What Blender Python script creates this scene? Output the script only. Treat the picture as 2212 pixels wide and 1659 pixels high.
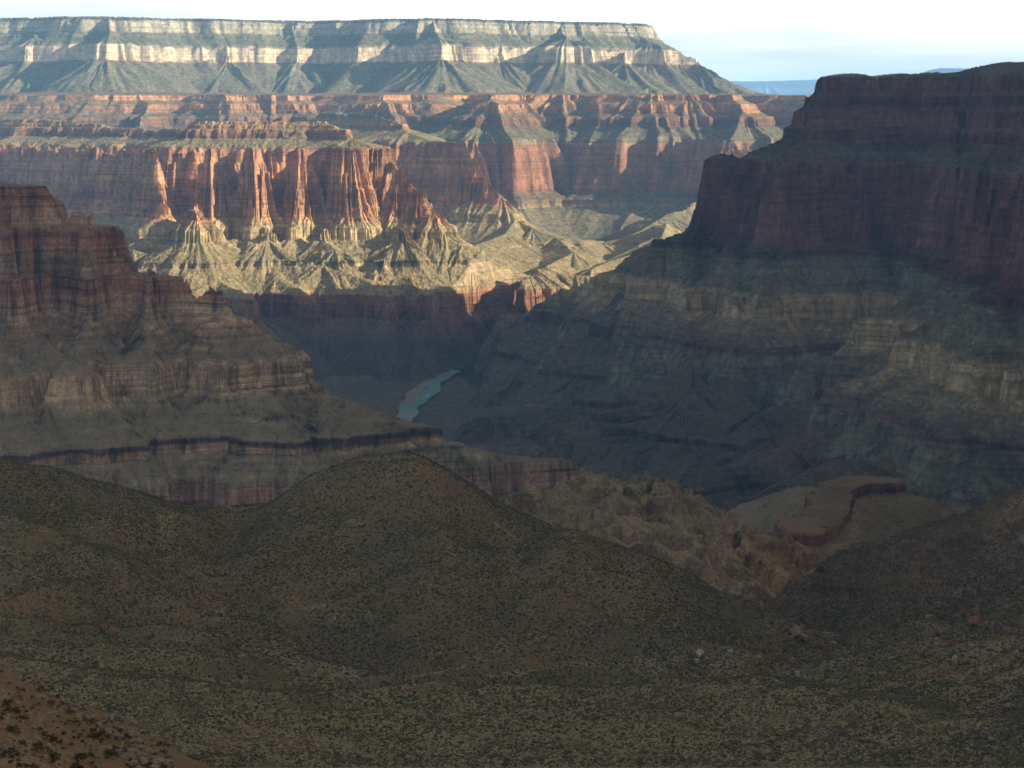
import bpy, bmesh, math, random, time
import numpy as np
T0 = time.time()
random.seed(7); rng = np.random.default_rng(11)
for o in list(bpy.data.objects): bpy.data.objects.remove(o)
HAZE = 5.6e-5
scene = bpy.context.scene
C = scene.collection

# ------------------------------------------------------------------ camera, sky, sun, exposure
F = 4128.0                      # focal length in px of a 2212 x 1659 frame
W2, H2 = 1106.0, 829.5
YH = 233.0                      # row of the eye-level horizon
PITCH = math.atan((H2 - YH) / F)
cam_d = bpy.data.cameras.new('camera')
cam = bpy.data.objects.new('camera', cam_d); C.objects.link(cam)
cam_d.sensor_width = 36.0
cam_d.lens = 36.0 * F / 2212.0
cam_d.clip_start = 1.0
cam_d.clip_end = 120000.0
cam.location = (0, 0, 0)
cam.rotation_euler = (math.radians(90) - PITCH, 0, 0)
scene.camera = cam

SUN_AZ = math.radians(104)       # from the view direction (+Y) towards the right (+X)
SUN_EL = math.radians(19.5)
world = bpy.data.worlds.new('World'); scene.world = world
world.use_nodes = True
nt = world.node_tree; nt.nodes.clear()
wout = nt.nodes.new('ShaderNodeOutputWorld'); bg = nt.nodes.new('ShaderNodeBackground')
sky = nt.nodes.new('ShaderNodeTexSky'); sky.sky_type = 'NISHITA'; sky.sun_disc = False
sky.sun_elevation = SUN_EL; sky.sun_rotation = SUN_AZ
sky.altitude = 1500; sky.air_density = 1.0; sky.dust_density = 1.6; sky.ozone_density = 1.0
bg.inputs['Strength'].default_value = 0.066
# bright thin cloud bank low over the horizon, clear blue above it
L = nt.links.new
tc = nt.nodes.new('ShaderNodeTexCoord'); mp = nt.nodes.new('ShaderNodeMapping')
mp.inputs['Scale'].default_value = (1.5, 1.5, 16.0); mp.inputs['Rotation'].default_value = (0.0, 0.03, 0.3)
nz = nt.nodes.new('ShaderNodeTexNoise'); nz.inputs['Scale'].default_value = 2.2; nz.inputs['Detail'].default_value = 5
rp = nt.nodes.new('ShaderNodeValToRGB')
rp.color_ramp.elements[0].position = 0.36; rp.color_ramp.elements[0].color = (0.50, 0.50, 0.50, 1)
rp.color_ramp.elements[1].position = 0.60; rp.color_ramp.elements[1].color = (1, 1, 1, 1)
sxyz = nt.nodes.new('ShaderNodeSeparateXYZ'); L(tc.outputs['Generated'], sxyz.inputs[0])
alt = nt.nodes.new('ShaderNodeMapRange'); alt.inputs['From Min'].default_value = 0.08; alt.inputs['From Max'].default_value = 0.26
alt.inputs['To Min'].default_value = 1.0; alt.inputs['To Max'].default_value = 0.0
L(sxyz.outputs['Z'], alt.inputs['Value'])
mul = nt.nodes.new('ShaderNodeMath'); mul.operation = 'MULTIPLY'
L(tc.outputs['Generated'], mp.inputs['Vector']); L(mp.outputs['Vector'], nz.inputs['Vector'])
L(nz.outputs['Fac'], rp.inputs['Fac']); L(rp.outputs['Color'], mul.inputs[0]); L(alt.outputs['Result'], mul.inputs[1])
mx = nt.nodes.new('ShaderNodeMix'); mx.data_type = 'RGBA'
mx.inputs['B'].default_value = (19.5, 19.3, 19.2, 1)
L(mul.outputs[0], mx.inputs['Factor'])
veil = nt.nodes.new('ShaderNodeMix'); veil.data_type = 'RGBA'; veil.inputs['Factor'].default_value = 0.65
# the veil is brightest on the sun's side of the sky
vd = nt.nodes.new('ShaderNodeVectorMath'); vd.operation = 'DOT_PRODUCT'
vd.inputs[1].default_value = (math.sin(SUN_AZ) * 0.80, math.cos(SUN_AZ) * 0.80, 0.60)
L(tc.outputs['Generated'], vd.inputs[0])
vr = nt.nodes.new('ShaderNodeValToRGB')
vr.color_ramp.elements[0].position = 0.0; vr.color_ramp.elements[0].color = (0.6, 0.6, 0.6, 1)
vr.color_ramp.elements[1].position = 1.0; vr.color_ramp.elements[1].color = (9.5, 8.1, 6.2, 1)
e_ = vr.color_ramp.elements.new(0.45); e_.color = (2.0, 1.8, 1.5, 1)
L(vd.outputs['Value'], vr.inputs['Fac']); L(vr.outputs['Color'], veil.inputs['B'])
L(sky.outputs['Color'], veil.inputs['A']); L(veil.outputs['Result'], mx.inputs['A']); L(mx.outputs['Result'], bg.inputs['Color'])
L(bg.outputs['Background'], wout.inputs['Surface'])

sun_d = bpy.data.lights.new('sun', 'SUN'); sun_d.energy = 5.0; sun_d.angle = math.radians(0.5)
sun_d.color = (1.0, 0.85, 0.62)
sun = bpy.data.objects.new('sun', sun_d); C.objects.link(sun)
sun.rotation_euler = (math.radians(90) - SUN_EL, 0, math.pi - SUN_AZ)   # light travels from azimuth SUN_AZ
scene.view_settings.view_transform = 'Standard'; scene.view_settings.look = 'None'
scene.view_settings.gamma = 1.0; scene.view_settings.exposure = 0.95
scene.cycles.use_denoising = True
scene.cycles.volume_bounces = 1
scene.cycles.max_bounces = 5

# ------------------------------------------------------------------ picture point + distance -> place
cp, sp = math.cos(PITCH), math.sin(PITCH)
def at(u, v, D):
    a = (u - W2) / F; b = (H2 - v) / F
    ry = cp + b * sp; rz = -sp + b * cp
    k = D / ry
    return (a * k, D, rz * k)

# ------------------------------------------------------------------ noise
_g = np.random.default_rng(5)
_ang = _g.random(1024) * 2 * np.pi
GX, GY = np.cos(_ang).astype(np.float32), np.sin(_ang).astype(np.float32)
PERM = _g.permutation(1024).astype(np.int32)
def perlin(x, y, seed=0):
    x = np.asarray(x, np.float32) + np.float32(seed * 37.17 + 500); y = np.asarray(y, np.float32) + np.float32(seed * 91.7 + 300)
    fx = np.floor(x); fy = np.floor(y)
    xi = fx.astype(np.int32); yi = fy.astype(np.int32)
    fx = x - fx; fy = y - fy
    u = fx * fx * fx * (fx * (fx * 6 - 15) + 10); v = fy * fy * fy * (fy * (fy * 6 - 15) + 10)
    def g(ix, iy, dx, dy):
        h = PERM[(PERM[ix & 1023] + iy) & 1023]
        return GX[h] * dx + GY[h] * dy
    a = g(xi, yi, fx, fy); b = g(xi + 1, yi, fx - 1, fy)
    c = g(xi, yi + 1, fx, fy - 1); d = g(xi + 1, yi + 1, fx - 1, fy - 1)
    ab = a + u * (b - a); cd = c + u * (d - c)
    return (ab + v * (cd - ab)) * 1.5
def fbm(x, y, seed=0, octs=4, gain=0.5):
    s = 0; a = 1.0; f = 1.0
    for i in range(octs):
        s = s + a * perlin(x * f, y * f, seed + i * 13); a *= gain; f *= 2.03
    return s
def smooth(a, b, x):
    t = np.clip((x - a) / (b - a), 0, 1); return t * t * (3 - 2 * t)

# ------------------------------------------------------------------ strata: elevation as a function of the walk outwards from the rim
class Strata:
    def __init__(self, ztop, beds, top_slope=0.3, seed=1):
        r = random.Random(seed)
        hs, zs = [0.0], [ztop]
        h, z = 0.0, ztop
        for zb, run, kind in beds:
            dz = z - zb
            if kind == 's':
                n = max(2, int(dz / 25)); w = [r.uniform(.8, 1.2) for _ in range(n)]
                c = sum(w)
                for k in range(n):
                    z -= dz / n; h -= run * w[k] / c; hs.append(h); zs.append(z)
            else:
                step = 15.0 if kind == 'l' else 18.0
                n = max(1, int(round(dz / step)))
                ws = [r.uniform(.3, 1.9) for _ in range(n)]; cs = sum(ws)
                bs = [r.uniform(.1, 1.0) ** 2 for _ in range(n)]; cb = sum(bs)
                frac = 0.62 if kind == 'l' else 0.45
                for k in range(n):
                    d = dz * ws[k] / cs
                    wall = d * (0.90 if kind == 'l' else 0.95)
                    z -= wall; h -= run * (1 - frac) * ws[k] / cs; hs.append(h); zs.append(z)
                    z -= d - wall; h -= run * frac * bs[k] / cb; hs.append(h); zs.append(z)
            z = zb
        self.hs = np.array([hs[0] + 3000] + hs + [hs[-1] - 900])[::-1].copy()
        self.zs = np.array([zs[0] + 3000 * top_slope] + zs + [zs[-1] - 450])[::-1].copy()
        g = np.linspace(self.hs[0], self.hs[-1], 6000); zz = np.interp(g, self.hs, self.zs)
        n = max(2, int(45 / (g[1] - g[0]))); k = np.ones(2 * n + 1) / (2 * n + 1)
        self.gs, self.gz = g, np.convolve(np.pad(zz, n, mode='edge'), k, 'valid')
        sl = np.gradient(self.gz, g); self.ck = 0.52 + 0.48 * smooth(0.85, 1.9, sl)
    def cliffy(self, h): return np.interp(h, self.gs, self.ck).astype(np.float32)   # gullies bite deeper into cliffs than into slopes
    def worn(self, h): return np.interp(h, self.gs, self.gz)          # the same beds where talus has buried the ledges
    def z(self, h): return np.interp(h, self.hs, self.zs)
    def inv(self, z): return float(np.interp(z, self.zs, self.hs))

def seglist(ridges, S):
    out = []
    for r in ridges:
        pts = [p if len(p) == 4 else at(*p) + (None,) for p in r]     # (u, v, D) or (x, y, z, 'w')
        pts = [(p[0], p[1], S.inv(p[2]) if S else p[2]) for p in pts]
        if len(pts) == 1: pts = pts * 2
        out += list(zip(pts[:-1], pts[1:]))
    return out

class Landform:
    """Ridge skeleton; ground falls away from it through the strata, cut by gullies that run downhill."""
    def __init__(self, S, ridges, amps, gain=1.0, R=160.0, seed=1, ramp=60.0, rough=2.0, round_top=0.0, floor=None, zrough=0.6, cuts=(), worn=0.5, fringe=0.0):
        self.fringe = fringe
        self.worn = worn
        self.cuts = [([p[:2] if len(p) == 4 else at(*p)[:2] for p in c[0]], c[1], c[2]) for c in cuts]
        self.S, self.segs = S, seglist(ridges, S)
        self.amps, self.gain, self.R, self.seed, self.ramp = amps, gain, R, seed, ramp
        self.rough, self.round_top, self.floor, self.zrough = rough, round_top, floor, zrough
        self.amax = sum(a[1] for a in amps)
    def h(self, x, y, lod=0):
        shp = x.shape; x = x.ravel().astype(np.float32); y = y.ravel().astype(np.float32)
        base = np.full(x.shape, -1e9, np.float32); geo = []
        for (p0, p1) in self.segs:
            dx, dy = p1[0] - p0[0], p1[1] - p0[1]; l2 = dx * dx + dy * dy + 1e-6
            t = np.clip(((x - p0[0]) * dx + (y - p0[1]) * dy) / l2, 0, 1)
            ex = x - (p0[0] + t * dx); ey = y - (p0[1] + t * dy)
            d = np.sqrt(ex * ex + ey * ey) + 1e-3
            b = p0[2] + t * (p1[2] - p0[2]) - self.gain * (np.sqrt(d * d + self.round_top ** 2) - self.round_top)
            np.maximum(base, b, out=base); geo.append(b)
        best = np.full(x.shape, -1e9, np.float32)
        for (p0, p1), b in zip(self.segs, geo):
            m = np.nonzero(b + 1.9 * self.amax > base)[0]
            if len(m) == 0: continue
            xm, ym = x[m], y[m]
            dx, dy = p1[0] - p0[0], p1[1] - p0[1]; l2 = dx * dx + dy * dy + 1e-6
            t = np.clip(((xm - p0[0]) * dx + (ym - p0[1]) * dy) / l2, 0, 1)
            cx = p0[0] + t * dx; cy = p0[1] + t * dy
            ex = xm - cx; ey = ym - cy; d = np.sqrt(ex * ex + ey * ey) + 1e-3
            hh = b[m]; ck = self.S.cliffy(hh) if self.S else 1.0
            for k, (lam, amp, kind, stretch) in enumerate(self.amps):
                if lod and lam < 30: continue
                rr = (self.R + d * stretch) / d
                qx = (cx + ex * rr) / lam; qy = (cy + ey * rr) / lam
                if kind != 'p': w_ = 0.3 * perlin(xm / lam, ym / lam, self.seed + 31); qx = qx + w_; qy = qy - w_
                n = perlin(qx, qy, self.seed * 7 + k)
                if kind == 'r': n = 0.22 - 1.3 * np.abs(n) + 0.4 * perlin(qx * 1.7, qy * 1.7, self.seed * 7 + k + 3)   # sharp spurs, round alcoves
                elif kind == 'b': n = 2.0 * np.abs(n) - 0.55     # round spurs, sharp gullies
                hh = hh + amp * n * (ck if lam < 220 else 0.5 + 0.5 * ck) * smooth(0, self.ramp * (0.3 if lam < 60 else 1.0), d)
            best[m] = np.maximum(best[m], hh)
        for pl, amt, wd in self.cuts:                       # ravines and alcoves eaten into the flank
            dm = np.full(x.shape, 1e9, np.float32)
            for p0, p1 in zip(pl[:-1], pl[1:]):
                dx, dy = p1[0] - p0[0], p1[1] - p0[1]
                t = np.clip(((x - p0[0]) * dx + (y - p0[1]) * dy) / (dx * dx + dy * dy + 1e-6), 0, 1)
                dm = np.minimum(dm, np.hypot(x - p0[0] - t * dx, y - p0[1] - t * dy))
            k = np.clip(1 - dm / wd, 0, 1)
            best -= amt * k * (1.6 - 0.6 * k) * (1 + 0.35 * perlin(x / 60, y / 60, 77))
        if self.rough and not lod:
            best += self.rough * fbm(x / 22.0, y / 22.0, self.seed + 50, 3)
        return best.reshape(shp)
    def z(self, x, y, lod=0):
        h = self.h(x, y, lod)
        z = self.S.z(h) if self.S else h
        if self.S and self.worn:
            m = self.worn * smooth(0.05, 0.6, fbm(x / 170, y / 170, self.seed + 60, 3) + 0.35 * perlin(x / 45, y / 45, self.seed + 64))
            z = z + m * (self.S.worn(h) - z)
        if not lod: z = z + self.zrough * fbm(x / 7.0, y / 7.0, self.seed + 80, 2)
        if self.fringe: z = z + self.fringe * smooth(-4, 6, h) * smooth(-0.1, 0.5, perlin(x / 15, y / 15, 301) + 0.5 * perlin(x / 90, y / 90, 303))   # wooded rim
        if self.floor is not None: z = np.maximum(z, self.floor(x, y))
        return z

def blur(a, n, axis):
    for _ in range(2):
        p = np.concatenate([np.repeat(np.take(a, [0], axis), n, axis), a, np.repeat(np.take(a, [-1], axis), n, axis)], axis)
        c = np.cumsum(p, axis, dtype=np.float64)
        c = np.concatenate([np.zeros_like(np.take(c, [0], axis)), c], axis)
        m = 2 * n + 1; k = a.shape[axis]
        a = (np.take(c, range(m, m + k), axis) - np.take(c, range(0, k), axis)) / m
    return a

def grid_mesh(name, X, Y, Z, smooth_shade=False):
    nr, nc = X.shape
    co = np.stack([X, Y, Z], -1).reshape(-1, 3).astype(np.float32)
    idx = np.arange(nr * nc, dtype=np.int32).reshape(nr, nc)
    q = np.stack([idx[:-1, :-1], idx[:-1, 1:], idx[1:, 1:], idx[1:, :-1]], -1).reshape(-1, 4)
    return raw_mesh(name, co, q, smooth_shade)
def raw_mesh(name, co, faces, smooth_shade=False):
    me = bpy.data.meshes.new(name)
    k = faces.shape[1]
    me.vertices.add(len(co)); me.vertices.foreach_set('co', np.ascontiguousarray(co, np.float32).ravel())
    me.loops.add(faces.size); me.loops.foreach_set('vertex_index', np.ascontiguousarray(faces, np.int32).ravel())
    me.polygons.add(len(faces))
    me.polygons.foreach_set('loop_start', np.arange(0, faces.size, k, dtype=np.int32))
    me.polygons.foreach_set('loop_total', np.full(len(faces), k, np.int32))
    me.polygons.foreach_set('use_smooth', np.full(len(faces), smooth_shade, bool))
    me.update(calc_edges=True)
    return me

def polar(zfun, u0, u1, Y0, Y1, px=2.0, row_px=2.4, back=60, nf=600):
    """sample a height function on a fan grid whose rows crowd where the ground is steep"""
    na = max(8, int((u1 - u0) / px))
    a = np.linspace((u0 - W2) / F, (u1 - W2) / F, na)
    ac = a[::3] if na > 60 else a
    Yf = np.linspace(Y0, Y1, nf)
    zz = zfun(ac[None, :] * Yf[:, None], np.repeat(Yf[:, None], len(ac), 1), 1)
    ang = zz / Yf[:, None] * F
    up = np.clip(np.diff(ang, axis=0), 0, None)
    den = up / row_px + back / (nf - 1)
    den = blur(den, 3, 1); den = blur(den, 2, 0)
    tot = den.sum(0)
    n = int(np.percentile(tot, 97)) + 2
    cum = np.concatenate([np.zeros((1, den.shape[1])), np.cumsum(den, 0)], 0); cum /= cum[-1:]
    Yr = np.empty((n, len(ac)))
    g = np.linspace(0, 1, n)
    for j in range(len(ac)): Yr[:, j] = np.interp(g, cum[:, j], Yf)
    Y = np.empty((n, na))
    for i in range(n): Y[i] = np.interp(a, ac, Yr[i])
    X = a[None, :] * Y
    return X, Y, zfun(X, Y, 0)

# ------------------------------------------------------------------ materials
def node(nt, t, **k):
    n = nt.nodes.new(t)
    for a, v in k.items(): setattr(n, a, v)
    return n
def mix(nt, f, a, b, blend='MIX'):
    m = node(nt, 'ShaderNodeMix', data_type='RGBA', blend_type=blend)
    for s, v in (('Factor', f), ('A', a), ('B', b)):
        if hasattr(v, 'links'): nt.links.new(v, m.inputs[s])
        elif isinstance(v, (int, float)): m.inputs[s].default_value = v
        else: m.inputs[s].default_value = tuple(v) + (1,)
    return m.outputs['Result']
def math_(nt, op, a, b=0.0, clamp=False):
    m = node(nt, 'ShaderNodeMath', operation=op, use_clamp=clamp)
    for i, v in enumerate((a, b)):
        if hasattr(v, 'links'): nt.links.new(v, m.inputs[i])
        else: m.inputs[i].default_value = v
    return m.outputs[0]
def ramp(nt, f, stops, interp='LINEAR'):
    r = node(nt, 'ShaderNodeValToRGB'); cr = r.color_ramp; cr.interpolation = interp
    while len(cr.elements) < len(stops): cr.elements.new(0.5)
    for e, (p, c) in zip(cr.elements, sorted(stops, key=lambda s: s[0])):
        e.position = p
        e.color = (tuple(c) + (1,)) if not isinstance(c, (int, float)) else (c, c, c, 1)
    nt.links.new(f, r.inputs['Fac']); return r.outputs['Color']
def noise(nt, vec, scale, detail=4, rough=0.55, sc=None):
    if sc:
        m = node(nt, 'ShaderNodeMapping'); m.inputs['Scale'].default_value = sc
        nt.links.new(vec, m.inputs['Vector']); vec = m.outputs['Vector']
    n = node(nt, 'ShaderNodeTexNoise'); n.inputs['Scale'].default_value = scale
    n.inputs['Detail'].default_value = detail; n.inputs['Roughness'].default_value = rough
    nt.links.new(vec, n.inputs['Vector']); return n.outputs['Fac']

def rock_mat(name, bands, talus, talus2, veg, veg_scale=0.09, veg_amt=0.5, grain=0.12, steep=(0.50, 0.74), varnish_shade=0.5, bump=0.5, bedding=0.6, low=None):
    """bands: (z, colour) from the bottom up; talus lies on the gentler ground"""
    m = bpy.data.materials.new(name); m.use_nodes = True; nt = m.node_tree; nt.nodes.clear()
    out = node(nt, 'ShaderNodeOutputMaterial'); bs = node(nt, 'ShaderNodeBsdfPrincipled')
    bs.inputs['Roughness'].default_value = 0.95; bs.inputs['Specular IOR Level'].default_value = 0.1
    geo = node(nt, 'ShaderNodeNewGeometry'); pos = geo.outputs['Position']
    sx = node(nt, 'ShaderNodeSeparateXYZ'); nt.links.new(pos, sx.inputs[0])
    sn = node(nt, 'ShaderNodeSeparateXYZ'); nt.links.new(geo.outputs['Normal'], sn.inputs[0])
    zlo, zhi = bands[0][0], bands[-1][0]
    zz = math_(nt, 'ADD', sx.outputs['Z'], math_(nt, 'MULTIPLY', math_(nt, 'SUBTRACT', noise(nt, pos, 0.006, 3), 0.5), 26.0))
    f = math_(nt, 'DIVIDE', math_(nt, 'SUBTRACT', zz, zlo), zhi - zlo, True)
    rock = ramp(nt, f, [((z - zlo) / (zhi - zlo), c) for z, c in bands])
    # thin beds, water streaks deepened in colour to suggest shaded crevices, blotches
    beds = noise(nt, pos, 1.0, 3, 0.6, (0.0025, 0.0025, 0.16))
    rock = mix(nt, ramp(nt, noise(nt, pos, 0.009, 4), [(0.35, bedding * 0.3), (0.6, bedding)]), rock, ramp(nt, beds, [(0.34, 0.35), (0.48, 0.95), (0.66, 1.5)]), 'MULTIPLY')
    strk = noise(nt, pos, 1.0, 4, 0.65, (0.055, 0.055, 0.0055))
    rock = mix(nt, varnish_shade, rock, ramp(nt, strk, [(0.34, 0.22), (0.50, 0.95), (0.70, 1.45)]), 'MULTIPLY')
    blo = noise(nt, pos, 0.012, 5, 0.6)
    rock = mix(nt, 0.6, rock, ramp(nt, blo, [(0.3, 0.5), (0.5, 1.0), (0.7, 1.45)]), 'MULTIPLY')
    tal = mix(nt, ramp(nt, noise(nt, pos, 0.010, 5, 0.6), [(0.38, 0.0), (0.64, 1.0)]), talus, talus2)
    tal = mix(nt, 0.35, tal, rock)
    if low:                                              # talus darkens towards the bottom of the gorge
        lo_f = math_(nt, 'DIVIDE', math_(nt, 'SUBTRACT', low[0], zz), 70.0, True)
        tal = mix(nt, lo_f, tal, low[1])
    dots = ramp(nt, noise(nt, pos, veg_scale, 3, 0.65), [(0.47, 0.0), (0.60, 1.0)])
    patch = ramp(nt, noise(nt, pos, veg_scale * 0.09, 4, 0.6), [(0.25, 0.45), (0.75, 1.0)])
    tal = mix(nt, math_(nt, 'MULTIPLY', mix(nt, 1.0, dots, patch, 'MULTIPLY'), veg_amt), tal, veg)
    sl = math_(nt, 'ADD', sn.outputs['Z'], math_(nt, 'MULTIPLY', math_(nt, 'SUBTRACT', noise(nt, pos, 0.05, 3), 0.5), 0.35))
    sl = math_(nt, 'DIVIDE', math_(nt, 'SUBTRACT', sl, steep[0]), steep[1] - steep[0], True)
    col = mix(nt, sl, rock, tal)
    gr = noise(nt, pos, grain, 3, 0.7)
    col = mix(nt, 0.7, col, ramp(nt, gr, [(0.28, 0.4), (0.5, 1.0), (0.72, 1.6)]), 'MULTIPLY')
    nt.links.new(col, bs.inputs['Base Color'])
    if bump:
        b = node(nt, 'ShaderNodeBump'); b.inputs['Strength'].default_value = bump; b.inputs['Distance'].default_value = 3.0
        nt.links.new(gr, b.inputs['Height']); nt.links.new(b.outputs['Normal'], bs.inputs['Normal'])
    nt.links.new(bs.outputs[0], out.inputs['Surface'])
    return m

def put(name, me, mat, label=None, cat=None, kind='structure', group=None):
    o = bpy.data.objects.new(name, me); C.objects.link(o)
    if mat: me.materials.append(mat)
    if kind: o['kind'] = kind
    if label: o['label'] = label
    if cat: o['category'] = cat
    if group: o['group'] = group
    return o
def log(*a): print('[%.1fs]' % (time.time() - T0), *a, flush=True)

# ------------------------------------------------------------------ colours (albedo)
RED = (0.29, 0.145, 0.085); DKRED = (0.165, 0.09, 0.062); ORANGE = (0.44, 0.23, 0.11); BUFF = (0.60, 0.50, 0.36)
CREAM = (0.58, 0.475, 0.33); TAN = (0.36, 0.28, 0.17); OLIVE = (0.20, 0.185, 0.115); GREYG = (0.17, 0.165, 0.12)
DARKR = (0.16, 0.085, 0.065); PINE = (0.045, 0.06, 0.035); SAGE = (0.085, 0.09, 0.055); YEL = (0.46, 0.36, 0.20)
PINK = (0.36, 0.19, 0.15)

# ------------------------------------------------------------------ course of the river (traced), used to carve its trench
ZR = -690.0
riv = [(850, 935, 0), (868, 903, 0), (890, 880, 0), (906, 866, 0), (922, 845, 0), (950, 824, 0), (963, 812, 0), (985, 795, 0), (1010, 778, 0), (1060, 765, 0), (1120, 750, 0)]
wid = [25, 22, 23, 16, 21, 15, 19, 16, 15, 15, 15]
RIV = []
for (u, v, _) in riv:
    D = 4000.0
    for _i in range(20): D *= ZR / at(u, v, D)[2]
    RIV.append((u, v, D))

# ------------------------------------------------------------------ far wall under the plateau
S_far = Strata(405, top_slope=0.03, beds=[(345, 26, 'c'), (330, 30, 's'), (318, 8, 'l'), (275, 90, 's'), (207, 16, 'c'), (66, 270, 's'), (52, 420, 's'),
                     (28, 18, 'c'), (14, 50, 's'), (-22, 22, 'c'), (-36, 55, 's'), (-75, 26, 'c'), (-120, 95, 's'), (-316, 70, 'c'), (-345, 60, 's'), (-373, 10, 'c'), (-508, 330, 's'),
                     (-560, 20, 'c'), (-700, 300, 's')], seed=3)
def inset(pts, back):            # plateau edge points pushed back along the line of sight
    return [at(u, v, D + back) for u, v, D in pts]
far_edge = [(-350, 40, 8900), (0, 46, 9000), (217, 45, 8800), (467, 53, 9050), (737, 52, 9150), (911, 50, 8950), (1070, 57, 9150), (1180, 60, 9250), (1292, 62, 9400)]
rim_h = [(p[0], p[1], 405 + 7.8, 'w') for p in inset(far_edge, 330)]
def spur(S, *pts):               # (u, D, z) points
    return [(((u - W2) / F) * D, D, z, 'w') for u, D, z in pts]
far_ridges = [rim_h,
    spur(S_far, (250, 9000, 406), (250, 8580, 330), (243, 8470, 276), (225, 8300, 120), (200, 8150, 62)),
    spur(S_far, (935, 9200, 406), (948, 8780, 330), (957, 8650, 276), (940, 8480, 110), (915, 8330, 63)),
    spur(S_far, (75, 9150, 406), (92, 8830, 330), (100, 8740, 276), (60, 8560, 100)),
    spur(S_far, (480, 9200, 405), (500, 8950, 276), (520, 8800, 110)),
    spur(S_far, (640, 9300, 405), (650, 9050, 276), (640, 8850, 110)),
    spur(S_far, (1210, 9400, 405), (1222, 9050, 330), (1225, 8960, 276), (1240, 8780, 100)),
    spur(S_far, (1080, 9300, 405), (1085, 9000, 276), (1130, 8750, 90)),
    spur(S_far, (1310, 9750, 405), (1398, 9420, 320), (1460, 9420, 276), (1497, 9400, 240), (1555, 9300, 130), (1600, 9150, 75), (1690, 9000, 60), (1800, 8900, 58)),
    spur(S_far, (1350, 9500, 276), (1345, 9200, 272), (1400, 8950, 100)),
    # esplanade benches with their red noses
    spur(S_far, (-300, 8300, 60), (30, 8250, 58)),
    spur(S_far, (180, 8250, 60), (270, 8000, 55), (330, 7750, 20), (310, 7560, -60)),
    spur(S_far, (470, 8450, 60), (480, 8000, 56), (490, 7850, 54), (540, 7650, -40)),
    spur(S_far, (640, 8500, 60), (600, 8100, 56), (640, 7850, 10), (700, 7700, -60)),
    spur(S_far, (915, 8400, 63), (880, 8000, 55), (830, 7800, 50), (860, 7500, -70), (880, 7280, -110)),
    spur(S_far, (1000, 8500, 60), (1080, 7900, 55), (1060, 7600, 30), (1035, 7450, -90), (1025, 7350, -118)),
    spur(S_far, (1140, 8300, 58), (1210, 7900, 55), (1400, 7750, 55), (1480, 7700, 53)),
    spur(S_far, (1480, 8300, 58), (1560, 7900, 54), (1600, 7500, -20), (1575, 7230, -116)),
    spur(S_far, (1640, 8700, 58), (1700, 8200, 54), (1760, 7900, 20)),
    # redwall shelf and the low noses at its foot
    spur(S_far, (700, 7500, -118), (1000, 7650, -118), (1150, 7850, -118), (1400, 7480, -118), (1560, 7230, -118), (1650, 7350, -118), (1900, 7700, -118)),
    spur(S_far, (1560, 7250, -330), (1440, 6900, -380), (1360, 6650, -440), (1340, 6400, -500)),
]
far = Landform(S_far, far_ridges, [(480, 120, 'r', 0.25), (170, 60, 'r', 0.25), (60, 22, 'p', 0.2), (24, 6, 'p', 0.1)], seed=3, R=420, ramp=90, worn=0.65, fringe=9.0)
m_far = rock_mat('far_wall_rock', [(-700, GREYG), (-560, DKRED), (-500, OLIVE), (-380, TAN), (-330, DKRED), (-300, RED), (-160, RED), (-110, OLIVE),
                 (-60, DKRED), (20, ORANGE), (60, ORANGE), (75, OLIVE), (190, OLIVE), (206, RED), (212, CREAM), (280, CREAM), (288, (0.15, 0.15, 0.095)), (336, (0.17, 0.165, 0.105)), (346, (0.34, 0.31, 0.22)), (396, (0.38, 0.34, 0.25)), (402, (0.09, 0.10, 0.06))],
                 (0.17, 0.16, 0.10), (0.24, 0.20, 0.13), PINE, veg_scale=0.075, veg_amt=0.85, grain=0.05, bump=0.3, varnish_shade=0.35)
X, Y, Z = polar(far.z, -260, 1960, 6100, 9900, px=2.1, row_px=2.2, back=70, nf=750)
put('plateau_wall', grid_mesh('plateau_wall', X, Y, Z), m_far, 'long pale rimmed plateau wall with blue shaded cliffs across the far side of the canyon', 'canyon wall')
log('far', X.shape)

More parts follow.
